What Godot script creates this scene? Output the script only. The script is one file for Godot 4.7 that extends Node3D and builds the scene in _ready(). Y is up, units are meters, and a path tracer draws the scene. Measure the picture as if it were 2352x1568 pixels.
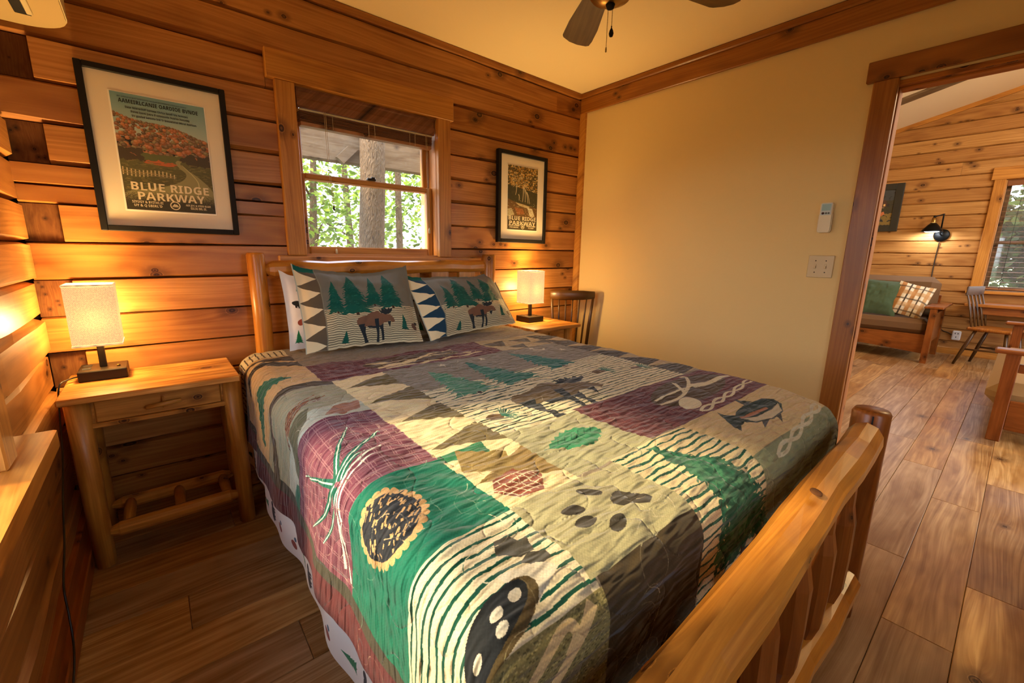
extends Node3D
# A log-cabin bedroom: x = 0 is the white wall with the door, z = 0 the log wall behind the bed, y = 0 the floor.

var rng := RandomNumberGenerator.new()
var M := {}          # materials by name
var taken := {}

func _ready() -> void:
	rng.seed = 11
	# ---- camera
	var cam := Camera3D.new()
	cam.name = "camera"
	cam.keep_aspect = Camera3D.KEEP_HEIGHT
	cam.fov = rad_to_deg(2.0 * atan(784.0 / 976.67))
	cam.near = 0.02
	cam.far = 200.0
	cam.basis = Basis(Vector3.UP, -0.69927) * Basis(Vector3.RIGHT, -0.20262) * Basis(Vector3.BACK, 0.01871)
	cam.position = Vector3(-2.7255, 1.23, 2.44)
	add_child(cam)
	cam.current = true
	# ---- sky, exposure
	var env := Environment.new()
	var sky := Sky.new()
	var sm := ProceduralSkyMaterial.new()
	sm.sky_top_color = Color(0.82, 0.88, 0.97)
	sm.sky_horizon_color = Color(0.97, 0.98, 1.0)
	sm.ground_bottom_color = Color(0.30, 0.33, 0.24)
	sm.ground_horizon_color = Color(0.62, 0.68, 0.58)
	sm.sky_energy_multiplier = SKY_E
	sm.ground_energy_multiplier = SKY_E
	sm.sun_angle_max = 1.0
	sky.sky_material = sm
	env.background_mode = Environment.BG_SKY
	env.sky = sky
	env.tonemap_mode = Environment.TONE_MAPPER_LINEAR
	env.tonemap_exposure = EXPOSURE
	env.sdfgi_enabled = true
	env.ssao_enabled = true
	env.ssil_enabled = true
	var we := WorldEnvironment.new()
	we.name = "world"
	we.environment = env
	add_child(we)
	# ---- sun through the window of the left wall
	var sun := DirectionalLight3D.new()
	sun.name = "sun"
	sun.light_color = Color(1.0, 0.9, 0.72)
	sun.light_energy = SUN_E
	sun.light_angular_distance = 5.0
	sun.shadow_enabled = true
	sun.sky_mode = DirectionalLight3D.SKY_MODE_LIGHT_ONLY
	add_child(sun)
	sun.look_at_from_position(Vector3.ZERO, Vector3(0.82, -0.60, 0.20))
	make_materials()
	build_shell()
	build_windows()
	build_door()
	build_bed()
	build_pillows()
	build_nightstands()
	build_lamps()
	build_wall_things()
	build_fan()
	build_living()
	build_outside()

const SKY_E := 2.6
const EXPOSURE := 1.08
const SUN_E := 3.5
const LAMP_E := 0.26
const LAMP_C := Color(1.0, 0.82, 0.52)

# ------------------------------------------------------------------ naming
func numbered(called: String) -> String:
	var n: int = taken.get(called, 0)
	taken[called] = n + 1
	return called if n == 0 else "%s_%03d" % [called, n]

func tag(o: Node, label: String, category: String, group := "") -> Node:
	o.set_meta("label", label)
	o.set_meta("category", category)
	if group:
		o.set_meta("group", group)
	return o

func thing(called: String, label: String, category: String, at := Vector3.ZERO, group := "") -> Node3D:
	var o := Node3D.new()
	o.name = numbered(called)
	add_child(o)
	o.position = at
	tag(o, label, category, group)
	return o

func part(called: String, m: Mesh, mat: Material, parent: Node, at := Vector3.ZERO, rot := Vector3.ZERO) -> MeshInstance3D:
	var o := MeshInstance3D.new()
	o.name = called
	o.mesh = m
	o.material_override = mat
	o.position = at
	o.rotation = rot
	parent.add_child(o, true)
	return o

func top(called: String, m: Mesh, mat: Material, label: String, category: String, at := Vector3.ZERO, group := "") -> MeshInstance3D:
	var o := part(numbered(called), m, mat, self, at)
	tag(o, label, category, group)
	return o

func struct(called: String, m: Mesh, mat: Material, label := "", category := "structure") -> MeshInstance3D:
	var o := part(called, m, mat, self)
	o.set_meta("kind", "structure")
	if label:
		tag(o, label, category)
	return o

func struct_base(called: String, label: String, category: String) -> Node3D:
	var o := Node3D.new()
	o.name = called
	add_child(o)
	o.set_meta("kind", "structure")
	tag(o, label, category)
	return o

# ------------------------------------------------------------------ mesh helpers
func st_new(smooth := false) -> SurfaceTool:
	var st := SurfaceTool.new()
	st.begin(Mesh.PRIMITIVE_TRIANGLES)
	st.set_smooth_group(0 if smooth else -1)
	return st

func done(st: SurfaceTool) -> ArrayMesh:
	st.generate_normals()
	return st.commit()

func tri(st: SurfaceTool, a: Vector3, b: Vector3, c: Vector3, ua: Vector2, ub: Vector2, uc: Vector2) -> void:
	# corners counter-clockwise as seen from outside
	st.set_uv(ua); st.add_vertex(a)
	st.set_uv(uc); st.add_vertex(c)
	st.set_uv(ub); st.add_vertex(b)

func quad(st: SurfaceTool, a: Vector3, b: Vector3, c: Vector3, d: Vector3, ua: Vector2, ub: Vector2, uc: Vector2, ud: Vector2) -> void:
	tri(st, a, b, c, ua, ub, uc)
	tri(st, a, c, d, ua, uc, ud)

func face_out(st: SurfaceTool, pts: Array, uvs: Array, mid: Vector3) -> void:
	# a convex face turned away from mid
	var n: Vector3 = (pts[1] - pts[0]).cross(pts[2] - pts[0])
	var flip: bool = n.dot(pts[0] - mid) < 0.0
	for i in range(1, pts.size() - 1):
		if flip:
			tri(st, pts[0], pts[i + 1], pts[i], uvs[0], uvs[i + 1], uvs[i])
		else:
			tri(st, pts[0], pts[i], pts[i + 1], uvs[0], uvs[i], uvs[i + 1])

func add_box(st: SurfaceTool, c: Vector3, s: Vector3, bev := 0.003, grain := -1, uvo := Vector2.ZERO) -> void:
	# a chamfered box; grain = the axis that the texture's u follows (-1: the longest)
	if grain < 0:
		grain = s.max_axis_index()
	var h := s * 0.5
	bev = minf(bev, minf(h.x, minf(h.y, h.z)) * 0.9)
	var uvf := func(p: Vector3, ax: int) -> Vector2:
		var v := 0
		if ax == grain:
			var o := [0, 1, 2]
			o.erase(ax)
			return Vector2(p[o[0]], p[o[1]]) * Vector2(0.25, 1.0) + uvo
		v = 3 - ax - grain
		return Vector2(p[grain], p[v]) + uvo
	var cn := {}
	for sx in [-1, 1]:
		for sy in [-1, 1]:
			for sz in [-1, 1]:
				var q := Vector3(sx * h.x, sy * h.y, sz * h.z)
				var e := []
				for ax in 3:
					var p := q
					for k in 3:
						if k != ax:
							p[k] -= signf(q[k]) * bev
					e.append(c + p)
				cn[Vector3i(sx, sy, sz)] = e
	for ax in 3:
		var o := [0, 1, 2]
		o.erase(ax)
		for s1 in [-1, 1]:
			var pts := []
			var uvs := []
			for k in [[-1, -1], [1, -1], [1, 1], [-1, 1]]:
				var key := Vector3i.ZERO
				key[ax] = s1
				key[o[0]] = k[0]
				key[o[1]] = k[1]
				pts.append(cn[key][ax])
				uvs.append(uvf.call(cn[key][ax], ax))
			face_out(st, pts, uvs, c)
	if bev <= 0.0:
		return
	for ax in 3:       # edges along ax
		var o := [0, 1, 2]
		o.erase(ax)
		for s1 in [-1, 1]:
			for s2 in [-1, 1]:
				var k0 := Vector3i.ZERO
				k0[ax] = -1
				k0[o[0]] = s1
				k0[o[1]] = s2
				var k1 := k0
				k1[ax] = 1
				var pts := [cn[k0][o[0]], cn[k1][o[0]], cn[k1][o[1]], cn[k0][o[1]]]
				var uvs := []
				for p in pts:
					uvs.append(uvf.call(p, o[0]))
				face_out(st, pts, uvs, c)
	for key in cn:
		var e: Array = cn[key]
		face_out(st, e, [uvf.call(e[0], 0), uvf.call(e[1], 0), uvf.call(e[2], 0)], c)

func box(s: Vector3, bev := 0.003, grain := -1) -> ArrayMesh:
	var st := st_new()
	add_box(st, Vector3.ZERO, s, bev, grain, Vector2(rng.randf() * 3.0, rng.randf() * 3.0))
	return done(st)

func boxes(list: Array, bev := 0.003, grain := -1) -> ArrayMesh:
	# list of [center, size]
	var st := st_new()
	for e in list:
		add_box(st, e[0], e[1], bev, grain, Vector2(rng.randf() * 3.0, rng.randf() * 3.0))
	return done(st)

func span(a: Vector3, b: Vector3) -> Array:
	return [(a + b) * 0.5, (b - a).abs()]

func frame_of(dir: Vector3) -> Basis:
	var y := dir.normalized()
	var x := Vector3.RIGHT if absf(y.x) < 0.9 else Vector3.UP
	var z := x.cross(y).normalized()
	x = y.cross(z).normalized()
	return Basis(x, y, z)

func add_tube(st: SurfaceTool, pts: Array, radii: Array, sides := 12, flat := 1.0, wob := 0.0, cap := true) -> void:
	# a round bar along pts; u runs along it. wob = hewn unevenness; flat squeezes the third axis
	var n := pts.size()
	var rings := []
	var uo := Vector2(rng.randf() * 3.0, rng.randf() * 3.0)
	var l := 0.0
	var seedv := rng.randf() * 50.0
	var fr := frame_of(pts[1] - pts[0])
	for i in n:
		var d: Vector3 = (pts[min(i + 1, n - 1)] - pts[max(i - 1, 0)]).normalized()
		var x: Vector3 = (fr.x - d * fr.x.dot(d)).normalized()
		fr = Basis(x, d, x.cross(d))
		if i > 0:
			l += (pts[i] - pts[i - 1]).length()
		var ring := []
		for k in sides + 1:
			var a := TAU * (k % sides) / sides
			var r: float = radii[i]
			if wob > 0.0:
				r *= 1.0 + wob * (sin(a * 3.0 + seedv + l * 7.0) * 0.5 + sin(a * 2.0 - seedv + l * 17.0) * 0.5)
			ring.append([pts[i] + fr.x * cos(a) * r + fr.z * sin(a) * r * flat, Vector2(l, 0.9 * TAU * k / sides * maxf(radii[n / 2], 0.004)) + uo])
		rings.append(ring)
	for i in n - 1:
		for k in sides:
			var a: Array = rings[i][k]
			var b: Array = rings[i][k + 1]
			var c: Array = rings[i + 1][k + 1]
			var d: Array = rings[i + 1][k]
			face_out(st, [a[0], b[0], c[0], d[0]], [a[1], b[1], c[1], d[1]], (pts[i] + pts[i + 1]) * 0.5)
	if cap:
		for e in [0, n - 1]:
			var mid: Vector3 = pts[e]
			var inn: Vector3 = pts[1] if e == 0 else pts[n - 2]
			for k in sides:
				var a: Array = rings[e][k]
				var b: Array = rings[e][k + 1]
				face_out(st, [mid, a[0], b[0]], [uo, uo + Vector2(0.02, 0), uo + Vector2(0.02, 0.02)], inn)

func tube(pts: Array, radii: Array, sides := 12, flat := 1.0, wob := 0.0, smooth := true) -> ArrayMesh:
	var st := st_new(smooth)
	add_tube(st, pts, radii, sides, flat, wob)
	return done(st)

func bar(a: Vector3, b: Vector3, r: float, sides := 10) -> ArrayMesh:
	return tube([a, b], [r, r], sides)

func lathe(prof: Array, sides := 24, smooth := true) -> ArrayMesh:
	# prof = points (radius, height) from the bottom up
	var st := st_new(smooth)
	for i in prof.size() - 1:
		for k in sides:
			var a0 := TAU * k / sides
			var a1 := TAU * ((k + 1) % sides) / sides
			var p: Vector2 = prof[i]
			var q: Vector2 = prof[i + 1]
			var a := Vector3(cos(a0) * p.x, p.y, sin(a0) * p.x)
			var b := Vector3(cos(a1) * p.x, p.y, sin(a1) * p.x)
			var c := Vector3(cos(a1) * q.x, q.y, sin(a1) * q.x)
			var d := Vector3(cos(a0) * q.x, q.y, sin(a0) * q.x)
			quad(st, a, d, c, b, Vector2(k, p.y), Vector2(k, q.y), Vector2(k + 1, q.y), Vector2(k + 1, p.y))
	return done(st)

func add_prism(st: SurfaceTool, poly: PackedVector2Array, depth: float, xf: Transform3D, uvo := Vector2.ZERO, swap := false) -> void:
	# an outline in the xy plane pushed along +z by depth
	if xf.basis.determinant() < 0.0:      # a mirrored frame: push the other way
		xf = Transform3D(Basis(xf.basis.x, xf.basis.y, -xf.basis.z), xf.origin + xf.basis.z * depth)
	var idx := Geometry2D.triangulate_polygon(poly)
	var mid := Vector3.ZERO
	for p in poly:
		mid += Vector3(p.x, p.y, depth * 0.5)
	mid = mid / poly.size()
	var uvf := func(p: Vector2) -> Vector2:
		return (Vector2(p.y, p.x) if swap else p) + uvo
	for i in range(0, idx.size(), 3):
		var a := poly[idx[i]]
		var b := poly[idx[i + 1]]
		var c := poly[idx[i + 2]]
		if (b - a).cross(c - a) < 0.0:
			var t := b
			b = c
			c = t
		tri(st, xf * Vector3(a.x, a.y, depth), xf * Vector3(b.x, b.y, depth), xf * Vector3(c.x, c.y, depth), uvf.call(a), uvf.call(b), uvf.call(c))
		tri(st, xf * Vector3(a.x, a.y, 0), xf * Vector3(c.x, c.y, 0), xf * Vector3(b.x, b.y, 0), uvf.call(a), uvf.call(c), uvf.call(b))
	var area := 0.0
	for i in poly.size():
		area += poly[i].cross(poly[(i + 1) % poly.size()])
	for i in poly.size():
		var a := poly[i]
		var b := poly[(i + 1) % poly.size()]
		if area < 0.0:
			var t := a
			a = b
			b = t
		var k := Vector2(0, depth)
		quad(st, xf * Vector3(a.x, a.y, 0), xf * Vector3(b.x, b.y, 0), xf * Vector3(b.x, b.y, depth), xf * Vector3(a.x, a.y, depth), uvf.call(a), uvf.call(b), uvf.call(b) + k, uvf.call(a) + k)

func prism(poly: Array, depth: float, xf := Transform3D.IDENTITY, swap := false) -> ArrayMesh:
	var st := st_new()
	add_prism(st, PackedVector2Array(poly), depth, xf, Vector2(rng.randf() * 3.0, rng.randf() * 3.0), swap)
	return done(st)

# ------------------------------------------------------------------ textures
func img_poly(im: Image, pts: Array, col: Color) -> void:
	# fill a polygon (pixels), row by row
	var lo := INF
	var hi := -INF
	for p in pts:
		lo = minf(lo, p.y)
		hi = maxf(hi, p.y)
	var n := pts.size()
	for y in range(maxi(0, int(floor(lo))), mini(im.get_height(), int(ceil(hi)) + 1)):
		var xs := []
		var yc := y + 0.5
		for i in n:
			var a: Vector2 = pts[i]
			var b: Vector2 = pts[(i + 1) % n]
			if (a.y <= yc) != (b.y <= yc):
				xs.append(a.x + (yc - a.y) / (b.y - a.y) * (b.x - a.x))
		xs.sort()
		for k in range(0, xs.size() - 1, 2):
			var x0 := int(round(xs[k]))
			var x1 := int(round(xs[k + 1]))
			if x1 > x0:
				im.fill_rect(Rect2i(x0, y, x1 - x0, 1), col)

func img_line(im: Image, pts: Array, w: float, col: Color, w1 := -1.0) -> void:
	# a stroke whose width runs from w to w1
	if w1 < 0.0:
		w1 = w
	var n := pts.size()
	var l := []
	var r := []
	for i in n:
		var a: Vector2 = pts[max(i - 1, 0)]
		var b: Vector2 = pts[min(i + 1, n - 1)]
		var d: Vector2 = (b - a).normalized().orthogonal() * lerpf(w, w1, float(i) / maxi(n - 1, 1)) * 0.5
		l.append(pts[i] + d)
		r.append(pts[i] - d)
	for i in n - 1:
		img_poly(im, [l[i], l[i + 1], r[i + 1], r[i]], col)

func img_disc(im: Image, c: Vector2, rx: float, ry: float, col: Color, turn := 0.0) -> void:
	var p := []
	for k in 20:
		var a := TAU * k / 20
		p.append(c + Vector2(cos(a) * rx, sin(a) * ry).rotated(turn))
	img_poly(im, p, col)

func wood_image(w: int, h: int, mu: float, mv: float, knots: int, seedn: int, rings: float, streak: float, con := 1.0) -> Image:
	# grain along u; mu x mv metres; knots bend the grain round them; repeats without a seam in both directions
	var r := RandomNumberGenerator.new()
	r.seed = seedn
	var dis := PackedFloat32Array()
	var dark := PackedFloat32Array()
	dis.resize(w * h)
	dark.resize(w * h)
	var px := w / mu
	var py := h / mv
	for k in knots:
		var cx := r.randf() * w
		var cy := r.randf() * h
		var rad := r.randf_range(0.004, 0.013) if k % 3 else r.randf_range(0.012, 0.02)
		var ext := rad * 5.0
		for j in range(-int(ext * py), int(ext * py) + 1):
			for i in range(-int(ext * 2.6 * px), int(ext * 2.6 * px) + 1):
				var dx := i / px
				var dy := j / py
				var d := sqrt(dx * dx * 0.5 + dy * dy) / rad
				var at := posmod(int(cy) + j, h) * w + posmod(int(cx) + i, w)
				dis[at] += rad * 1.3 * exp(-(dx * dx * 0.13 + dy * dy) / (rad * rad * 3.2)) * signf(dy) * minf(1.0, absf(dy) / rad * 1.6)
				if d < 1.0:
					dark[at] = maxf(dark[at], (0.72 + 0.28 * sin(d * 9.0 + k)) * smoothstep(1.0, 0.75, d))
				elif d < 3.2:
					dark[at] = maxf(dark[at], 0.34 * (1.0 - smoothstep(1.0, 3.2, d)))
	var n1 := FastNoiseLite.new()
	n1.seed = seedn
	n1.noise_type = FastNoiseLite.TYPE_SIMPLEX_SMOOTH
	n1.frequency = 1.0
	n1.fractal_octaves = 3
	var im := Image.create(w, h, false, Image.FORMAT_RGB8)
	var data := PackedByteArray()
	data.resize(w * h * 3)
	var lowu := PackedFloat32Array()
	lowu.resize(w)
	for j in h:
		var tv := TAU * j / h
		for i in w:
			var at := j * w + i
			var u := float(i) / w
			var v := float(j) / h + dis[at] / mv + 0.012 * sin(TAU * u + 3.0 * sin(tv)) + 0.006 * sin(TAU * 2.0 * u + 1.7 + 2.0 * sin(tv * 2.0))
			v -= floor(v)
			var su := 1.0 - absf(u * 2.0 - 1.0)     # mirrored: no seam
			var sv := 1.0 - absf(v * 2.0 - 1.0)
			var a := n1.get_noise_2d(su * 1.3, sv * rings + (7.0 if v > 0.5 else 0.0) * sv * (1.0 - sv) * 4.0)
			var f := n1.get_noise_2d(su * streak + 31.0, sv * rings * 7.0)
			var bl := n1.get_noise_2d(su * 2.2 + 60.0, sv * 3.0)
			var t := clampf(0.5 + a * 0.68 + f * 0.2, 0.0, 1.0) * con + clampf(bl, 0.0, 1.0) * 0.9
			var kd := dark[at]
			var cr := lerpf(1.0, 0.82, t) * (1.0 - 0.72 * kd)
			var cg := lerpf(0.97, 0.74, t) * (1.0 - 0.80 * kd)
			var cb := lerpf(0.90, 0.62, t) * (1.0 - 0.84 * kd)
			data[at * 3] = int(cr * 255.0)
			data[at * 3 + 1] = int(cg * 255.0)
			data[at * 3 + 2] = int(cb * 255.0)
	im.set_data(w, h, false, Image.FORMAT_RGB8, data)
	return im

func mat(col: Color, rough := 0.7, metal := 0.0) -> StandardMaterial3D:
	var m := StandardMaterial3D.new()
	m.albedo_color = col
	m.roughness = rough
	m.metallic = metal
	return m

func woodmat(tex: Texture2D, col: Color, mu: float, mv: float, rough := 0.5, coat := 0.0, bump := 0.0) -> StandardMaterial3D:
	var m := mat(col, rough)
	m.albedo_texture = tex
	m.uv1_scale = Vector3(1.0 / mu, 1.0 / mv, 1.0)
	m.metallic_specular = 0.4
	if bump > 0.0:
		m.heightmap_enabled = true
		m.heightmap_texture = tex
		m.heightmap_scale = bump
	if coat > 0.0:
		m.clearcoat_enabled = true
		m.clearcoat = coat
		m.clearcoat_roughness = 0.25
	return m

func tex_of(im: Image) -> ImageTexture:
	return ImageTexture.create_from_image(im)

func weave_image(n: int, amp: float) -> Image:
	var r := RandomNumberGenerator.new()
	r.seed = 5
	var im := Image.create(n, n, false, Image.FORMAT_RGB8)
	for j in n:
		for i in n:
			var c := 1.0 - amp * (0.35 * float((i / 2 + j / 2) % 2) + 0.65 * r.randf())
			im.set_pixel(i, j, Color(c, c, c))
	return im

func make_materials() -> void:
	var w1 := tex_of(wood_image(1536, 512, 2.4, 0.8, 26, 3, 26.0, 4.0))
	var w2 := tex_of(wood_image(1024, 512, 1.2, 0.6, 16, 8, 18.0, 3.0, 1.0))
	var wf := tex_of(wood_image(1024, 512, 1.6, 0.65, 2, 21, 11.0, 1.2, 1.5))
	M.log = []
	for c in [Color(0.76, 0.54, 0.30), Color(0.71, 0.49, 0.26), Color(0.80, 0.57, 0.33), Color(0.74, 0.52, 0.29)]:
		M.log.append(woodmat(w1, c, 2.4, 0.8, 0.42, 0.1, 0.015))
	M.livlog = []
	for c in [Color(0.75, 0.56, 0.33), Color(0.71, 0.52, 0.30), Color(0.77, 0.59, 0.36)]:
		M.livlog.append(woodmat(w1, c, 2.4, 0.8, 0.5))
	M.chink = mat(Color(0.20, 0.12, 0.06), 0.9)
	M.endgrain = woodmat(w2, Color(0.46, 0.30, 0.15), 0.3, 0.2, 0.85)
	M.casing = woodmat(w1, Color(0.80, 0.57, 0.27), 2.4, 0.8, 0.45, 0.1)
	M.darktrim = woodmat(w1, Color(0.66, 0.43, 0.16), 2.4, 0.8, 0.42, 0.2)
	M.jambtrim = woodmat(w1, Color(0.72, 0.46, 0.16), 2.4, 0.8, 0.7)
	M.baseboard = woodmat(w1, Color(0.66, 0.38, 0.15), 2.4, 0.8, 0.45, 0.1)
	M.bed = woodmat(w2, Color(0.83, 0.57, 0.23), 1.2, 0.6, 0.33, 0.35, 0.05)
	M.bedshaded = woodmat(w2, Color(0.62, 0.36, 0.14), 1.2, 0.6, 0.38, 0.2)  # the bed wood again, its colour darkened for the unlit parts
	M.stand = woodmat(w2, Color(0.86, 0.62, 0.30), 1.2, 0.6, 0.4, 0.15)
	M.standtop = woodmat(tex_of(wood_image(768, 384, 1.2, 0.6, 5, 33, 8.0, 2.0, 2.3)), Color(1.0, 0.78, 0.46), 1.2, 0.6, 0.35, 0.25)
	M.sill = woodmat(w2, Color(0.84, 0.58, 0.26), 1.2, 0.6, 0.3, 0.4)
	M.floor = []
	for c in [Color(0.80, 0.66, 0.47), Color(0.70, 0.56, 0.40), Color(0.86, 0.72, 0.51), Color(0.74, 0.62, 0.48), Color(0.78, 0.62, 0.41), Color(0.73, 0.62, 0.50)]:
		M.floor.append(woodmat(wf, c, 1.6, 0.65, 0.36, 0.0, 0.012))
	M.sofawood = woodmat(w2, Color(0.60, 0.36, 0.16), 1.2, 0.6, 0.35, 0.2)
	M.chair = woodmat(w2, Color(0.34, 0.24, 0.12), 1.2, 0.6, 0.35, 0.2)
	M.chairseat = woodmat(w2, Color(0.70, 0.46, 0.20), 1.2, 0.6, 0.35, 0.2)
	M.blind = woodmat(w2, Color(0.56, 0.38, 0.28), 1.2, 0.6, 0.4, 0.1)
	M.blindpale = woodmat(w2, Color(0.70, 0.52, 0.40), 1.2, 0.6, 0.4)
	M.fanblade = woodmat(wf, Color(0.42, 0.32, 0.18), 1.6, 0.65, 0.4)
	M.porch = woodmat(w2, Color(0.50, 0.43, 0.36), 1.2, 0.6, 0.85)
	M.wall = mat(Color(0.87, 0.75, 0.50), 0.8)
	M.ceil = mat(Color(0.98, 0.89, 0.68), 0.85)
	var nz := FastNoiseLite.new()
	nz.frequency = 0.06
	var nt := NoiseTexture2D.new()
	nt.width = 256
	nt.height = 256
	nt.seamless = true
	nt.noise = nz
	for k in ["wall", "ceil"]:
		M[k].heightmap_enabled = true
		M[k].heightmap_texture = nt
		M[k].heightmap_scale = 0.03
		M[k].uv1_triplanar = true
		M[k].uv1_scale = Vector3(3, 3, 3)
	M.livceil = mat(Color(0.93, 0.87, 0.77), 0.85)
	M.black = mat(Color(0.13, 0.115, 0.105), 0.6)
	M.black.metallic_specular = 0.25
	M.blackmetal = mat(Color(0.04, 0.05, 0.055), 0.4, 0.6)
	M.bronze = mat(Color(0.16, 0.12, 0.07), 0.4, 0.5)
	M.brass = mat(Color(0.62, 0.48, 0.24), 0.3, 0.9)
	M.mat_board = mat(Color(0.90, 0.84, 0.72), 0.9)
	M.ivory = mat(Color(0.78, 0.68, 0.48), 0.35)
	M.white_plastic = mat(Color(0.84, 0.77, 0.60), 0.35)
	M.darkhole = mat(Color(0.03, 0.03, 0.03), 0.7)
	M.glass = StandardMaterial3D.new()
	M.glass.transparency = BaseMaterial3D.TRANSPARENCY_ALPHA
	M.glass.albedo_color = Color(0.96, 1.0, 0.98, 0.06)
	M.glass.roughness = 0.03
	M.cord = mat(Color(0.75, 0.66, 0.5), 0.6)
	M.cable = mat(Color(0.12, 0.09, 0.05), 0.4)
	M.bark = woodmat(w2, Color(0.48, 0.41, 0.34), 0.5, 0.12, 0.95)
	var bn := FastNoiseLite.new()
	bn.frequency = 0.02
	bn.fractal_type = FastNoiseLite.FRACTAL_RIDGED
	var bt := NoiseTexture2D.new()
	bt.width = 256
	bt.height = 256
	bt.seamless = true
	bt.noise = bn
	M.bark.heightmap_enabled = true
	M.bark.heightmap_texture = bt
	M.bark.heightmap_scale = 2.5
	M.weave = tex_of(weave_image(128, 0.16))

# ------------------------------------------------------------------ shell
func log_mesh(s0: float, s1: float, yb0: float, yb1: float, yt0: float, yt1: float, f: float, cb: float, ct: float, d := 0.02, wav := 0.0025) -> ArrayMesh:
	# one sawn log of a wall: s along the wall, y up, n towards the room; chamfered along its joints
	var st := st_new()
	var n := maxi(2, int((s1 - s0) / 0.16))
	var uo := Vector2(rng.randf() * 4.0, rng.randf() * 4.0)
	var sd := rng.randf() * 40.0
	var rings := []
	for i in n + 1:
		var t := float(i) / n
		var s := lerpf(s0, s1, t)
		var yb := lerpf(yb0, yb1, t) + 0.0012
		var yt := lerpf(yt0, yt1, t) - 0.0012
		var w := wav * (sin(s * 5.1 + sd) + sin(s * 11.3 + sd * 2.0))
		var c1 := maxf(0.003, cb * (1.0 + 0.35 * sin(s * 7.3 + sd)))
		var c2 := maxf(0.003, ct * (1.0 + 0.35 * sin(s * 6.1 - sd)))
		var q := [Vector2(-0.07, yb), Vector2(f - d, yb), Vector2(f + w, yb + c1), Vector2(f + w, yt - c2), Vector2(f - d, yt), Vector2(-0.07, yt)]
		var ring := []
		for k in 6:
			var v: float = [-0.08, -0.02, c1, yt - c2 - yb, yt - yb + 0.02, yt - yb + 0.08][k]
			ring.append([Vector3(s, q[k].y, q[k].x), Vector2(s, v) + uo])
		rings.append(ring)
	for i in n:
		for k in 5:
			var a: Array = rings[i][k]
			var b: Array = rings[i + 1][k]
			var c: Array = rings[i + 1][k + 1]
			var e: Array = rings[i][k + 1]
			quad(st, a[0], b[0], c[0], e[0], a[1], b[1], c[1], e[1])
	for e in [0, n]:
		var pts := []
		var uvs := []
		for k in 6:
			pts.append(rings[e][k][0])
			uvs.append(Vector2(rings[e][k][0].z * 0.3, rings[e][k][0].y) + uo)
		var mid: Vector3 = rings[1 if e == 0 else n - 1][2][0]
		face_out(st, pts, uvs, mid - Vector3(0, 0.0, 0.02))
	return done(st)

func log_course(parent: Node, mats: Array, s0: float, s1: float, yb: Array, yt: Array, len_all: Array, hole: Array, f: float, cb: float, ct: float, joints: Array, d := 0.02) -> void:
	# a course from s0 to s1; yb/yt = heights at the two ends len_all of the wall; hole = [s0, s1, y0, y1] or []
	var at := func(pair: Array, s: float) -> float:
		return lerpf(pair[0], pair[1], (s - len_all[0]) / (len_all[1] - len_all[0]))
	var cuts := [s0]
	for j in joints:
		cuts.append(j)
	cuts.append(s1)
	var pieces := []
	for i in cuts.size() - 1:
		pieces.append([cuts[i] + (0.0015 if i else 0.0), cuts[i + 1], 0])
	var out := []
	for p in pieces:
		if hole.is_empty() or at.call(yt, p[0]) < hole[2] + 0.01 or at.call(yb, p[0]) > hole[3] - 0.01 or p[1] < hole[0] or p[0] > hole[1]:
			out.append([p[0], p[1], yb, yt])
			continue
		if p[0] < hole[0] - 0.03:
			out.append([p[0], hole[0], yb, yt])
		if p[1] > hole[1] + 0.03:
			out.append([hole[1], p[1], yb, yt])
		if yb[0] < hole[2] - 0.025:
			out.append([hole[0], hole[1], yb, [hole[2], hole[2]]])
		if yt[0] > hole[3] + 0.025:
			out.append([hole[0], hole[1], [hole[3], hole[3]], yt])
	for p in out:
		var m := log_mesh(p[0], p[1], at.call(p[2], p[0]), at.call(p[2], p[1]), at.call(p[3], p[0]), at.call(p[3], p[1]), f + rng.randf_range(-0.002, 0.002), cb, ct, d)
		part("log", m, mats[rng.randi() % mats.size()], parent)

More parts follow.
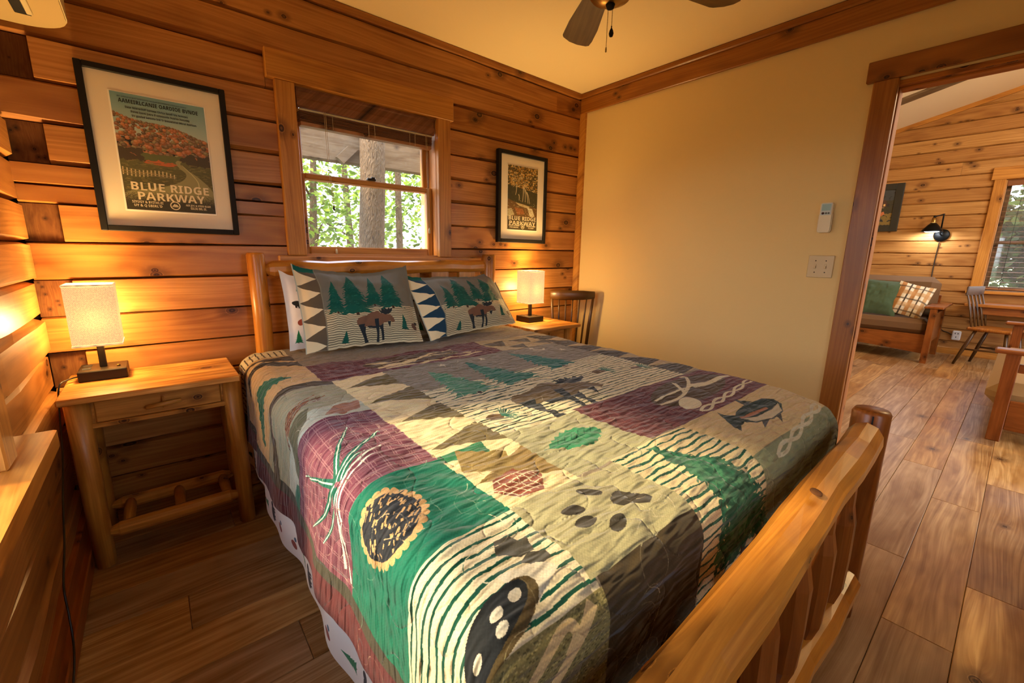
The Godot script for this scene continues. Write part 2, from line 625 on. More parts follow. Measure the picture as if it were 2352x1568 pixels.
func build_shell() -> void:
	# floor: a slab, and planks that run along x
	var slab := struct("floor", boxes([span(Vector3(-3.3, -0.2, -0.6), Vector3(5.8, -0.009, 4.8))], 0.0), M.chink, "floor of brown wood-look planks running from the bed to the far room", "floor")
	var row := 0
	var z := 2.13 - 0.18 * 14
	while z < 4.6:
		var x0 := -3.06 if z > -0.1 and z < 3.55 else 0.13
		var x := -3.4 - fposmod(row * 0.47 + 0.2, 1.22)
		if row % 7 == 2:
			x -= 0.3
		while x < 5.6:
			var a := maxf(x, x0)
			var b := minf(x + 1.22, 5.55)
			if b - a > 0.03:
				part("plank", boxes([span(Vector3(a + 0.0007, -0.012, z + 0.0007), Vector3(b - 0.0007, 0.0, z + 0.1793))], 0.0016, 0), M.floor[rng.randi() % M.floor.size()], slab)
			x += 1.22
		z += 0.18
		row += 1
	# back wall of logs
	var wb := struct("wall_back", boxes([
		span(Vector3(-3.25, -0.2, -0.2), Vector3(-2.11, 2.6, -0.055)), span(Vector3(-1.3, -0.2, -0.2), Vector3(0.12, 2.6, -0.055)),
		span(Vector3(-2.11, -0.2, -0.2), Vector3(-1.3, 1.2, -0.055)), span(Vector3(-2.11, 2.03, -0.2), Vector3(-1.3, 2.6, -0.055))], 0.0), M.chink, "log wall with the window behind the bed", "wall")
	var right := [2.4063, 2.266, 2.129, 1.989, 1.848, 1.7007, 1.5566, 1.4148, 1.2665, 1.126, 0.968, 0.817, 0.668, 0.52, 0.373, 0.226, 0.08, -0.06]
	var jn := {0: [-0.28], 1: [-0.70], 2: [-2.217], 9: [-0.865], 12: [-1.5], 14: [-1.1]}
	var chb := [0.010, 0.014, 0.008, 0.008, 0.012, 0.012, 0.012, 0.005, 0.010, 0.004, 0.004, 0.006, 0.010, 0.012, 0.01, 0.01, 0.01]
	var cht := [0.003, 0.004, 0.009, 0.006, 0.008, 0.006, 0.004, 0.006, 0.005, 0.003, 0.003, 0.004, 0.008, 0.006, 0.008, 0.008, 0.008]
	for k in 17:
		if k == 6:      # a course of two thin logs left of the window, one thick log right of it
			for h in [[1.533, 1.456], [1.456, 1.388]]:
				log_course(wb, M.log, -3.08, -2.11, [h[1], h[1]], [h[0], h[0]], [-3.08, -2.11], [], 0.0, 0.006, 0.004, [])
			log_course(wb, M.log, -1.3, -0.002, [1.4, 1.4148], [1.545, 1.5566], [-1.3, -0.002], [], 0.0, chb[k], cht[k], [])
			continue
		var yt := [2.406 - 0.1455 * k, right[k]]
		var yb := [maxf(2.406 - 0.1455 * (k + 1), 0.0), maxf(right[k + 1], 0.0)]
		var odd := k % 2 == 1
		var xs := -2.975 if odd else -3.08
		log_course(wb, M.log, xs, -0.002, yb, yt, [-3.08, 0.0], [-2.11, -1.3, 1.2, 2.03], 0.0, chb[k], cht[k], jn.get(k, []))
		if odd:
			part("end_grain", boxes([[Vector3(-3.03, (yb[0] + yt[0]) * 0.5, -0.045), Vector3(0.108, 0.1435, 0.05)]], 0.002, 1), M.endgrain, wb)
	# a half course crack left of the window, a split log on the right
	# left wall of logs
	var wl := struct("wall_left", boxes([
		span(Vector3(-3.3, -0.2, -0.2), Vector3(-3.14, 2.6, 1.05)), span(Vector3(-3.3, -0.2, 1.95), Vector3(-3.14, 2.6, 3.75)),
		span(Vector3(-3.3, -0.2, 1.05), Vector3(-3.14, 0.72, 1.95)), span(Vector3(-3.3, 1.95, 1.05), Vector3(-3.14, 2.6, 1.95))], 0.0), M.chink, "log wall with the deep sill at the left", "wall")
	var fr := Node3D.new()
	for k in 17:
		var yt0 := 2.406 - 0.1455 * k
		var yb0 := maxf(yt0 - 0.1455, 0.0)
		var f: float = [0.0, 0.012, -0.004, 0.01, 0.0, 0.014, 0.004, 0.008, 0.012, 0.0, 0.01, -0.002, 0.012, 0.01, 0.004, 0.012, 0.0][k]
		var node := wl
		var before := wl.get_child_count()
		log_course(wl, M.log, 0.0, 3.6, [yb0, yb0], [yt0, yt0], [0.0, 3.6], [1.65, 2.55, 0.72, 1.95], f, 0.015, 0.012, [], 0.03)
		for i in range(before, wl.get_child_count()):
			var o: Node3D = wl.get_child(i)
			o.transform = Transform3D(Basis(Vector3(0, 0, -1), Vector3.UP, Vector3.RIGHT), Vector3(-3.08, 0, 3.6))
	fr.free()
	part("log", boxes([span(Vector3(-3.14, 2.405, 0.0), Vector3(-3.07, 2.447, 3.6))], 0.004, 2), M.log[0], wl)
	# right wall (white) with the door opening, and the rest of the near walls
	struct("wall_right", boxes([
		span(Vector3(0.0, 0.0, -0.5), Vector3(0.12, 4.2, 1.905)), span(Vector3(0.0, 2.03, 1.905), Vector3(0.12, 4.2, 2.76)), span(Vector3(0.0, 0.0, 2.76), Vector3(0.12, 4.2, 4.7))], 0.0), M.wall, "cream painted wall with the light switch and doorway", "wall")
	struct("wall_front", boxes([span(Vector3(-3.3, 0.0, 3.6), Vector3(-2.3, 2.6, 3.75)), span(Vector3(-1.65, 0.0, 3.6), Vector3(0.0, 2.6, 3.75)), span(Vector3(-2.3, 0.0, 3.6), Vector3(-1.65, 0.9, 3.75)), span(Vector3(-2.3, 2.05, 3.6), Vector3(-1.65, 2.6, 3.75))], 0.0), M.wall, "cream painted wall opposite the bed", "wall")
	struct("ceiling", boxes([span(Vector3(-3.3, 2.447, -0.2), Vector3(0.0, 2.56, 3.75))], 0.0), M.ceil, "smooth cream ceiling above the bed", "ceiling")
	var cr := struct_base("trim_1", "brown board trim running under the ceiling above the doorway wall", "trim")
	part("board", boxes([span(Vector3(-0.02, 2.307, 0.0), Vector3(0.0, 2.413, 3.6))], 0.004, 2), M.darktrim, cr)
	part("strip", boxes([span(Vector3(-0.034, 2.411, 0.0), Vector3(0.0, 2.447, 3.6))], 0.006, 2), M.darktrim, cr)
	var q := []
	for k in 7:
		q.append(Vector2(0.054, 0) + Vector2(-cos(k * PI / 12) * 0.052, sin(k * PI / 12) * 0.028))
	struct("trim_2", prism([Vector2(0, 0), Vector2(-0.022, 0.0), Vector2(-0.022, 0.012), Vector2(-0.016, 0.05), Vector2(0, 0.054)], 2.307, Transform3D(Basis(Vector3.RIGHT, Vector3(0, 0, 1), Vector3.UP), Vector3.ZERO), false), M.casing, "narrow wood strip in the corner beside the white wall", "trim")
	struct("trim_3", boxes([span(Vector3(-3.08, 2.408, -0.05), Vector3(-0.03, 2.447, 0.016))], 0.004, 0), M.log[1], "thin wood strip between the log wall and the ceiling", "trim")
	struct("baseboard_left", boxes([span(Vector3(-3.07, 0.0, 0.0), Vector3(-3.03, 0.075, 3.6)), span(Vector3(-3.08, 0.0, 0.0), Vector3(-3.05, 0.145, 3.6))], 0.004, 2), M.baseboard, "stepped wood baseboard under the log wall at the left", "baseboard")
	struct("baseboard_right", boxes([span(Vector3(-0.016, 0.0, 0.06), Vector3(0.0, 0.12, 1.83))], 0.004, 2), M.darktrim, "brown baseboard along the cream wall behind the bed", "baseboard")
	# the room beyond the door
	struct("wall_side", boxes([span(Vector3(0.12, 0.0, -0.55), Vector3(5.8, 4.2, -0.4))], 0.0), M.wall, "end wall of the far room, hidden by the bedroom wall", "wall")
	struct("wall_end", boxes([span(Vector3(0.12, 2.15, 4.6), Vector3(5.8, 2.35, 4.75)), span(Vector3(0.12, 3.75, 4.6), Vector3(5.8, 4.2, 4.75)), span(Vector3(0.12, 2.35, 4.6), Vector3(0.6, 3.75, 4.75)), span(Vector3(4.4, 2.35, 4.6), Vector3(5.8, 3.75, 4.75)), span(Vector3(0.12, 0.0, 4.6), Vector3(0.6, 2.15, 4.75)), span(Vector3(4.4, 0.0, 4.6), Vector3(5.8, 2.15, 4.75))], 0.0), M.wall, "end wall of the far room around added glass doors and an added upper opening", "wall")  # upper opening added to let more daylight into the far room
	var sl := 0.256
	struct("ceiling_001", prism([Vector2(-0.55, 2.80 - 0.55 * sl), Vector2(4.8, 2.80 + 4.8 * sl), Vector2(4.8, 2.95 + 4.8 * sl), Vector2(-0.55, 2.95 - 0.55 * sl)], 5.7, Transform3D(Basis(Vector3(0, 0, 1), Vector3.UP, Vector3(-1, 0, 0)), Vector3(5.8, 0, 0))), M.livceil, "sloping white ceiling of the far room seen above the door opening", "ceiling")
	struct("beam", prism([Vector2(-0.4, 2.77 - 0.4 * sl), Vector2(4.6, 2.77 + 4.6 * sl), Vector2(4.6, 2.80 + 4.6 * sl), Vector2(-0.4, 2.80 - 0.4 * sl)], 0.17, Transform3D(Basis(Vector3(0, 0, 1), Vector3.UP, Vector3(-1, 0, 0)), Vector3(4.40, 0, 0))), M.porch, "brown beam running up the white sloping ceiling", "beam")
	var wf := struct("wall_far", boxes([
		span(Vector3(5.62, 0.0, -0.5), Vector3(5.8, 4.2, 2.08)), span(Vector3(5.62, 0.0, 3.2), Vector3(5.8, 4.2, 4.7)),
		span(Vector3(5.62, 0.0, 2.08), Vector3(5.8, 0.87, 3.2)), span(Vector3(5.62, 2.26, 2.08), Vector3(5.8, 4.2, 3.2))], 0.0), M.chink, "pale log wall of the far room behind the sofa", "wall")
	for k in 24:
		var yt1 := 3.843 - 0.16667 * k
		var yb1 := maxf(yt1 - 0.16667, 0.0)
		if yt1 - yb1 < 0.02:
			continue
		var s0 := maxf(-0.4, (yb1 - 2.80) / sl + 0.01)
		var before2 := wf.get_child_count()
		log_course(wf, M.livlog, s0, 4.6, [yb1, yb1], [yt1, yt1], [-0.4, 4.6], [2.08, 3.2, 0.87, 2.26], 0.0, 0.012, 0.008, {8: [1.667], 9: [], 13: [0.3]}.get(k, []), 0.016)
		for i in range(before2, wf.get_child_count()):
			var o2: Node3D = wf.get_child(i)
			o2.transform = Transform3D(Basis(Vector3(0, 0, 1), Vector3.UP, Vector3(-1, 0, 0)), Vector3(5.55, 0, 0))
	struct("trim_4", prism([Vector2(-0.4, 2.745 - 0.4 * sl), Vector2(4.6, 2.745 + 4.6 * sl), Vector2(4.6, 2.80 + 4.6 * sl), Vector2(-0.4, 2.80 - 0.4 * sl)], 0.02, Transform3D(Basis(Vector3(0, 0, 1), Vector3.UP, Vector3(-1, 0, 0)), Vector3(5.55, 0, 0))), M.casing, "sloping wood strip where the far log wall meets the white ceiling", "trim")
	struct("baseboard_far", boxes([span(Vector3(5.52, 0.0, -0.4), Vector3(5.55, 0.09, 4.6))], 0.004, 2), M.casing, "wood baseboard of the far room under the outlet", "baseboard")

func build_windows() -> void:
	# window behind the bed: casing, jambs, two sashes, panes
	var w := struct_base("window_1", "double-hung wood window above the headboard", "window")
	part("side_casing", boxes([span(Vector3(-2.184, 1.204, -0.004), Vector3(-2.096, 2.018, 0.03))], 0.003, 1), M.casing, w)
	part("side_casing", boxes([span(Vector3(-1.309, 1.204, -0.004), Vector3(-1.222, 2.026, 0.03))], 0.003, 1), M.casing, w)
	part("head_casing", boxes([span(Vector3(-2.218, 2.018, -0.004), Vector3(-1.201, 2.142, 0.034))], 0.003, 0), M.casing, w)
	part("stool", boxes([span(Vector3(-2.23, 1.168, -0.004), Vector3(-0.9, 1.203, 0.026))], 0.005, 0), M.log[2], w)
	part("jamb", boxes([span(Vector3(-2.112, 1.204, -0.2), Vector3(-2.094, 2.03, 0.0)), span(Vector3(-1.312, 1.204, -0.2), Vector3(-1.294, 2.03, 0.0)), span(Vector3(-2.1, 2.012, -0.2), Vector3(-1.3, 2.034, 0.0)), span(Vector3(-2.1, 1.19, -0.2), Vector3(-1.3, 1.212, 0.0))], 0.002), M.log[2], w)
	var g := func(x0: float, x1: float, y0: float, y1: float, z: float, bl: float, bt: float, bb: float) -> void:
		var s := part("sash", boxes([span(Vector3(x0, y0, z), Vector3(x0 + bl, y1, z + 0.032)), span(Vector3(x1 - bl, y0, z), Vector3(x1, y1, z + 0.032)), span(Vector3(x0 + bl, y0, z + 0.001), Vector3(x1 - bl, y0 + bb, z + 0.031)), span(Vector3(x0 + bl, y1 - bt, z + 0.001), Vector3(x1 - bl, y1, z + 0.031))], 0.005), M.casing, w)
		part("pane", boxes([span(Vector3(x0 + bl - 0.004, y0 + bb - 0.004, z + 0.014), Vector3(x1 - bl + 0.004, y1 - bt + 0.004, z + 0.018))], 0.0), M.glass, s)
	g.call(-2.094, -1.312, 1.206, 1.626, -0.085, 0.036, 0.03, 0.046)
	g.call(-2.094, -1.312, 1.596, 2.02, -0.125, 0.042, 0.03, 0.03)
	part("sash_lock", boxes([[Vector3(-1.70, 1.633, -0.06), Vector3(0.05, 0.012, 0.022)], [Vector3(-1.69, 1.641, -0.06), Vector3(0.022, 0.012, 0.016)]], 0.003), M.bronze, w)
	# window of the left wall: its sill and a casing board reach into the picture
	var wl := struct_base("window_2", "window in the left log wall with its thick varnished sill", "window")
	part("sill", prism([Vector2(-3.14, 0.80), Vector2(-2.984, 0.80), Vector2(-2.976, 0.808), Vector2(-2.976, 2.2), Vector2(-3.14, 2.2)], 0.045, Transform3D(Basis(Vector3.RIGHT, Vector3(0, 0, 1), Vector3(0, -1, 0)), Vector3(0, 0.735, 0)), true), M.sill, wl)
	part("side_casing", boxes([span(Vector3(-3.085, 0.735, 0.968), Vector3(-3.022, 2.0, 1.058))], 0.004, 1), M.casing, wl)
	part("side_casing", boxes([span(Vector3(-3.085, 0.735, 1.945), Vector3(-3.022, 2.0, 2.035))], 0.004, 1), M.casing, wl)
	part("head_casing", boxes([span(Vector3(-3.085, 1.94, 0.94), Vector3(-3.018, 2.06, 2.06))], 0.004, 2), M.casing, wl)
	part("jamb", boxes([span(Vector3(-3.3, 0.72, 1.04), Vector3(-3.08, 1.95, 1.058)), span(Vector3(-3.3, 0.72, 1.942), Vector3(-3.08, 1.95, 1.96)), span(Vector3(-3.3, 1.932, 1.04), Vector3(-3.08, 1.95, 1.96)), span(Vector3(-3.3, 0.70, 1.04), Vector3(-3.1, 0.72, 1.96))], 0.002), M.log[2], wl)
	var sa := part("sash", boxes([span(Vector3(-3.2, 0.735, 1.058), Vector3(-3.17, 1.932, 1.095)), span(Vector3(-3.2, 0.735, 1.905), Vector3(-3.17, 1.932, 1.942)), span(Vector3(-3.2, 1.9, 1.095), Vector3(-3.17, 1.932, 1.905)), span(Vector3(-3.2, 0.735, 1.095), Vector3(-3.17, 0.775, 1.905)), span(Vector3(-3.2, 1.32, 1.095), Vector3(-3.17, 1.355, 1.905))], 0.004), M.casing, wl)
	part("pane", boxes([span(Vector3(-3.187, 0.77, 1.09), Vector3(-3.183, 1.905, 1.91))], 0.0), M.glass, sa)
	var w4 := struct_base("window_4", "window added opposite the bed for fill daylight, outside the picture", "window")  # unseen window added for daylight from behind the camera
	part("casing", boxes([span(Vector3(-2.39, 0.8, 3.575), Vector3(-2.29, 2.15, 3.6)), span(Vector3(-1.66, 0.8, 3.575), Vector3(-1.56, 2.15, 3.6)), span(Vector3(-2.29, 2.04, 3.575), Vector3(-1.66, 2.15, 3.6)), span(Vector3(-2.29, 0.8, 3.575), Vector3(-1.66, 0.91, 3.6))], 0.003), M.casing, w4)
	part("sash", boxes([span(Vector3(-2.3, 0.9, 3.66), Vector3(-2.26, 2.05, 3.69)), span(Vector3(-1.69, 0.9, 3.66), Vector3(-1.65, 2.05, 3.69)), span(Vector3(-2.26, 1.46, 3.66), Vector3(-1.69, 1.5, 3.69))], 0.003), M.casing, w4)
	part("pane", boxes([span(Vector3(-2.29, 0.9, 3.672), Vector3(-1.66, 2.05, 3.676))], 0.0), M.glass, w4)
	# blind of the bed window: valance, slats drawn up into a stack, bottom rail, cords
	var bl := thing("window_blind", "brown wood blind drawn up under the head of the bed window", "blind", Vector3(-1.703, 1.85, -0.012))
	part("valance", prism([Vector2(0, 0.072), Vector2(0.012, 0.072), Vector2(0.018, 0.08), Vector2(0.018, 0.11), Vector2(0.013, 0.118), Vector2(0.013, 0.145), Vector2(0.018, 0.15), Vector2(0.018, 0.162), Vector2(0, 0.162)], 0.766, Transform3D(Basis(Vector3(0, 0, 1), Vector3.UP, Vector3(-1, 0, 0)), Vector3(0.383, 0, 0.0))), M.blind, bl)
	part("headrail", boxes([span(Vector3(-0.375, 0.10, -0.052), Vector3(0.375, 0.155, -0.008))], 0.003, 0), M.blind, bl)
	part("rail", boxes([span(Vector3(-0.373, 0.062, -0.03), Vector3(0.373, 0.071, 0.010))], 0.003, 0), M.white_plastic, bl)  # pale strip in place of the daylight line between valance and slats
	for k in 9:
		part("slat", boxes([span(Vector3(-0.372, 0.014 + k * 0.0053, -0.046 + 0.002 * (k % 2)), Vector3(0.372, 0.0172 + k * 0.0053, 0.004 + 0.002 * (k % 3)))], 0.001, 0), M.blind, bl)
	part("bottom_rail", boxes([span(Vector3(-0.37, -0.006, -0.046), Vector3(0.37, 0.012, 0.004))], 0.003, 0), M.blindpale, bl)
	for x in [-0.256, -0.248]:
		part("cord", tube([Vector3(x, 0.09, 0.012), Vector3(x + 0.004, -0.2, 0.018), Vector3(x + 0.016, -0.36 - (x + 0.26) * 6.0, 0.02)], [0.0011, 0.0011, 0.0011], 6), M.cord, bl)
	part("tassel", lathe([Vector2(0.0, 0.0), Vector2(0.005, 0.002), Vector2(0.006, 0.012), Vector2(0.002, 0.026), Vector2(0, 0.027)], 10), M.bronze, bl, Vector3(-0.238, -0.41, 0.02))
	for x in [0.325, 0.333]:
		part("cord", tube([Vector3(x, 0.09, 0.012), Vector3(x + 0.003, -0.2, 0.016), Vector3(x + 0.005, -0.47, 0.018)], [0.0011, 0.0011, 0.0011], 6), M.cord, bl)
	part("tassel", lathe([Vector2(0.0, 0.0), Vector2(0.006, 0.002), Vector2(0.007, 0.02), Vector2(0.003, 0.034), Vector2(0, 0.035)], 10), M.cord, bl, Vector3(0.335, -0.505, 0.018))
	for x in [-0.23, -0.005, 0.24]:
		for e in [-0.017, 0.017]:
			part("ladder_cord", boxes([span(Vector3(x + e - 0.001, -0.004, 0.0085), Vector3(x + e + 0.001, 0.075, 0.0095))], 0.0), M.cord, bl)
	part("cord_knob", lathe([Vector2(0.0, -0.012), Vector2(0.007, -0.010), Vector2(0.006, 0.006), Vector2(0.003, 0.016), Vector2(0, 0.017)], 10), M.white_plastic, bl, Vector3(-0.222, -0.625, -0.03))

func build_door() -> void:
	var d := struct_base("door_1", "open doorway cased in dark brown pine boards", "door")
	part("side_casing", boxes([span(Vector3(-0.022, 0.0, 1.829), Vector3(0.0, 2.05, 1.922))], 0.003, 1), M.darktrim, d)
	part("side_casing", boxes([span(Vector3(-0.022, 0.0, 2.772), Vector3(0.0, 2.05, 2.862))], 0.003, 1), M.darktrim, d)
	part("head_casing", boxes([span(Vector3(-0.026, 2.05, 1.80), Vector3(0.0, 2.14, 2.89))], 0.003, 2), M.darktrim, d)
	part("jamb", boxes([span(Vector3(-0.004, 0.0, 1.903), Vector3(0.13, 2.035, 1.917)), span(Vector3(-0.004, 0.0, 2.762), Vector3(0.13, 2.035, 2.78)), span(Vector3(-0.004, 2.018, 1.91), Vector3(0.13, 2.04, 2.77))], 0.002), M.jambtrim, d)
	part("door_stop", boxes([span(Vector3(0.03, 0.0, 1.915), Vector3(0.07, 2.02, 1.9225)), span(Vector3(0.05, 0.0, 2.75), Vector3(0.085, 2.022, 2.764)), span(Vector3(0.03, 2.010, 1.92), Vector3(0.07, 2.02, 2.76))], 0.003), M.jambtrim, d)
	part("side_casing", boxes([span(Vector3(0.12, 0.0, 1.815), Vector3(0.140, 2.05, 1.903))], 0.003, 1), M.jambtrim, d)

# ------------------------------------------------------------------ printed cloth
func lin(c: Array) -> Color:
	return Color8(c[0], c[1], c[2])

const CREAM := [214, 200, 162]
const TAN := [196, 164, 112]
const MAROON := [94, 47, 47]
const PURPLE := [112, 62, 72]
const DKGREEN := [22, 72, 54]
const GREEN := [34, 108, 78]
const TEAL := [18, 92, 84]
const OLIVE := [150, 148, 98]
const SAGE := [128, 134, 96]
const BROWN := [72, 58, 42]
const TAUPE := [136, 122, 100]

func conifer(im: Image, base: Vector2, tip: Vector2, width: float, col: Color, light: Color, sd: int, tiers := 11) -> void:
	var r := RandomNumberGenerator.new()
	r.seed = sd
	var up := tip - base
	var side := up.normalized().orthogonal()
	img_line(im, [base, base + up * 0.2], width * 0.07, Color8(60, 44, 30))
	for k in tiers:
		var t := 0.08 + 0.86 * k / tiers
		var hw := width * 0.5 * (1.0 - t) ** 0.75
		var a := base + up * t
		var pts := [a + up * (1.8 / tiers)]
		var n := 5
		for i in range(-n, n + 1):
			var f := float(i) / n
			pts.append(a + side * hw * f * r.randf_range(0.85, 1.12) - up * (0.045 * absf(f) + r.randf_range(0.0, 0.05) * (1 if i % 2 else 0)))
		img_poly(im, pts, col.lerp(light, r.randf() * 0.3))
	for k in tiers * 5:
		var t := r.randf() * 0.9
		var hw := width * 0.42 * (1.0 - t) ** 0.8
		var c := base + up * (0.1 + t * 0.85) + side * hw * r.randf_range(-1, 1)
		img_line(im, [c, c + side * width * r.randf_range(-0.09, 0.09) - up * 0.012], maxf(1.0, width * 0.014), col.lerp(light, r.randf()))

func moose(im: Image, x: Transform2D, body: Color, dark: Color) -> void:
	var pl := func(a: Array, c: Color) -> void:
		var p := []
		for i in range(0, a.size(), 2):
			p.append(x * Vector2(a[i], a[i + 1]))
		img_poly(im, p, c)
	pl.call([0.10, 0.5, 0.22, 0.5, 0.2, 0.7, 0.27, 0.99, 0.2, 0.99, 0.14, 0.72], dark)
	pl.call([0.5, 0.45, 0.66, 0.42, 0.66, 0.65, 0.70, 0.97, 0.64, 0.97, 0.60, 0.68], dark)
	pl.call([0.22, 0.5, 0.52, 0.5, 0.5, 0.60, 0.3, 0.60], dark)
	pl.call([0.0, 0.35, 0.05, 0.25, 0.25, 0.2, 0.40, 0.08, 0.54, 0.05, 0.64, 0.14, 0.76, 0.2, 0.86, 0.2, 0.97, 0.33, 1.0, 0.42, 0.95, 0.46, 0.85, 0.40, 0.78, 0.42, 0.68, 0.46, 0.6, 0.54, 0.4, 0.53, 0.22, 0.54, 0.06, 0.52, 0.01, 0.44], body)
	pl.call([0.46, 0.3, 0.56, 0.3, 0.55, 0.6, 0.55, 0.8, 0.57, 0.99, 0.5, 0.99, 0.5, 0.78, 0.47, 0.55], dark)
	pl.call([0.04, 0.45, 0.2, 0.45, 0.16, 0.62, 0.21, 0.8, 0.3, 0.99, 0.23, 0.99, 0.15, 0.82, 0.08, 0.62], dark)
	pl.call([0.78, 0.42, 0.88, 0.41, 0.85, 0.52, 0.83, 0.60, 0.80, 0.52], dark)
	pl.call([0.74, 0.2, 0.62, 0.1, 0.60, -0.02, 0.66, 0.05, 0.68, -0.06, 0.74, 0.03, 0.77, -0.06, 0.82, 0.03, 0.88, -0.05, 0.9, 0.03, 0.97, 0.0, 0.94, 0.1, 0.84, 0.18], dark)

func curve_pts(a: Array, n := 10) -> Array:
	# smooth points through a list of Vector2
	var c := Curve2D.new()
	for i in a.size():
		var t: Vector2 = (a[min(i + 1, a.size() - 1)] - a[max(i - 1, 0)]) / 6.0
		c.add_point(a[i], -t, t)
	var out := []
	var total := n * (a.size() - 1)
	for i in total + 1:
		out.append(c.samplef(float(i) / n))
	return out

const QP0 := -2.84
const QQ0 := 0.13
const QS := 2048.0 / 2.42

func Q(p: float, q: float) -> Vector2:
	return Vector2((p - QP0) * QS, (q - QQ0) * QS)

func quilt_image() -> Image:
	var im := Image.create(2048, 2048, false, Image.FORMAT_RGB8)
	var r := RandomNumberGenerator.new()
	r.seed = 77
	im.fill(lin(MAROON))
	var R := func(p0: float, q0: float, p1: float, q1: float, c: Array) -> void:
		img_poly(im, [Q(p0, q0), Q(p1, q0), Q(p1, q1), Q(p0, q1)], lin(c))
	var pol := func(a: Array, c: Array) -> void:
		var pts := []
		for i in range(0, a.size(), 2):
			pts.append(Q(a[i], a[i + 1]))
		img_poly(im, pts, lin(c))
	var stroke := func(a: Array, w: float, c: Array, w1 := -1.0) -> void:
		var pts := []
		for i in range(0, a.size(), 2):
			pts.append(Q(a[i], a[i + 1]))
		img_line(im, curve_pts(pts), w * QS, lin(c), w1 * QS if w1 >= 0.0 else -1.0)
	var plaid := func(p0: float, q0: float, p1: float, q1: float, c: Array, l: Array) -> void:
		R.call(p0, q0, p1, q1, c)
		var p := p0 + 0.015
		while p < p1:
			for o in [0.0, 0.006]:
				R.call(p + o, q0, p + o + 0.0022, q1, l)
			p += 0.036
		var q := q0 + 0.012
		while q < q1:
			for o in [0.0, 0.006]:
				R.call(p0, q + o, p1, q + o + 0.0022, l)
			q += 0.036
	var stripes := func(p0: float, q0: float, p1: float, q1: float, step: float, w: float, bg: Array, c: Array) -> void:
		R.call(p0, q0, p1, q1, bg)
		var q := q0 + step * 0.5
		while q < q1 - w:
			var n := 12
			var pts := []
			for i in n + 1:
				pts.append(Q(lerpf(p0, p1, float(i) / n), q + 0.0022 * sin(i * 1.7 + q * 90.0)))
			img_line(im, pts, w * QS, lin(c))
			q += step
	# border: brown and dark band inside the maroon hem
	R.call(-2.74, 0.0, -0.5, 2.6, [70, 66, 52])
	R.call(-2.70, 0.0, -0.54, 2.6, TAUPE)
	# head row
	R.call(-2.28, 0.13, -0.54, 0.55, TAUPE)
	R.call(-2.70, 0.13, -2.28, 0.29, CREAM)
	for k in 16:
		R.call(-2.69 + k * 0.026, 0.17, -2.684 + k * 0.026, 0.28, BROWN)
	R.call(-2.70, 0.28, -2.28, 0.55, TAN)
	pol.call([-2.70, 0.29, -2.28, 0.30, -2.28, 0.41, -2.45, 0.33, -2.70, 0.34], BROWN)
	pol.call([-2.62, 0.44, -2.4, 0.36, -2.28, 0.44, -2.28, 0.53, -2.42, 0.42], [58, 50, 38])
	R.call(-2.70, 0.55, -2.28, 0.80, TAN)
	# green leaf
	var lf := []
	for k in 22:
		var t := k / 21.0
		lf.append(Vector2(lerpf(-2.66, -2.36, t), 0.74 - 0.09 * sin(t * 2.6) - (0.052 * sin(PI * t) + (0.016 if k % 2 else 0.0))))
	for k in range(21, -1, -1):
		var t := k / 21.0
		lf.append(Vector2(lerpf(-2.66, -2.36, t), 0.74 - 0.09 * sin(t * 2.6) + (0.052 * sin(PI * t) + (0.016 if k % 2 else 0.0))))
	var lp := []
	for v in lf:
		lp.append(Q(v.x, v.y))
	img_poly(im, lp, lin([46, 104, 78]))
	stroke.call([-2.66, 0.74, -2.5, 0.66, -2.36, 0.69], 0.005, [28, 70, 54])
	# curve of brown, then the grey-green patch with dry needles
	R.call(-2.70, 0.80, -2.25, 1.20, [150, 146, 116])
	stroke.call([-2.74, 0.93, -2.55, 0.85, -2.4, 0.82, -2.25, 0.82], 0.05, [78, 66, 48])
	for k in 60:
		var t := r.randf()
		var c := Vector2(lerpf(-2.58, -2.36, t), lerpf(1.13, 0.97, t) + r.randf_range(-0.03, 0.03))
		var d := Vector2.from_angle(r.randf_range(-0.9, -0.2)) * r.randf_range(0.02, 0.05)
		img_line(im, [Q(c.x - d.x, c.y - d.y), Q(c.x + d.x, c.y + d.y)], 3.0, lin([[118, 66, 44], [146, 92, 56], [92, 52, 38]][k % 3]))
	pol.call([-2.70, 1.02, -2.45, 1.12, -2.25, 1.06, -2.25, 1.20, -2.70, 1.20], [176, 178, 156])
	pol.call([-2.62, 1.20, -2.52, 1.10, -2.40, 1.07, -2.43, 1.15, -2.5, 1.20], [96, 92, 66])
	pol.call([-2.38, 1.16, -2.33, 1.10, -2.25, 1.09, -2.27, 1.16, -2.33, 1.19], [150, 102, 78])
	pol.call([-2.70, 1.10, -2.63, 1.16, -2.62, 1.2, -2.70, 1.2], [40, 100, 76])
	# plum plaid with a plant
	plaid.call(-2.70, 1.20, -2.25, 1.61, PURPLE, [150, 108, 108])
	for a in [[-2.47, 1.50, -2.42, 1.4, -2.36, 1.30], [-2.47, 1.50, -2.36, 1.42, -2.30, 1.37], [-2.48, 1.49, -2.52, 1.38, -2.55, 1.28], [-2.48, 1.50, -2.58, 1.45, -2.66, 1.36], [-2.48, 1.52, -2.58, 1.5, -2.65, 1.46], [-2.46, 1.51, -2.4, 1.47, -2.35, 1.47]]:
		stroke.call(a, 0.026, [30, 92, 70], 0.004)
		stroke.call(a, 0.005, [206, 216, 190], 0.003)
	stroke.call([-2.66, 1.57, -2.55, 1.545, -2.46, 1.52, -2.33, 1.46], 0.010, [206, 214, 190], 0.006)
	stroke.call([-2.68, 1.60, -2.58, 1.57, -2.45, 1.535, -2.36, 1.50], 0.008, [206, 214, 190], 0.005)
	# green with a pine cone
	R.call(-2.70, 1.61, -2.25, 1.88, [30, 106, 80])
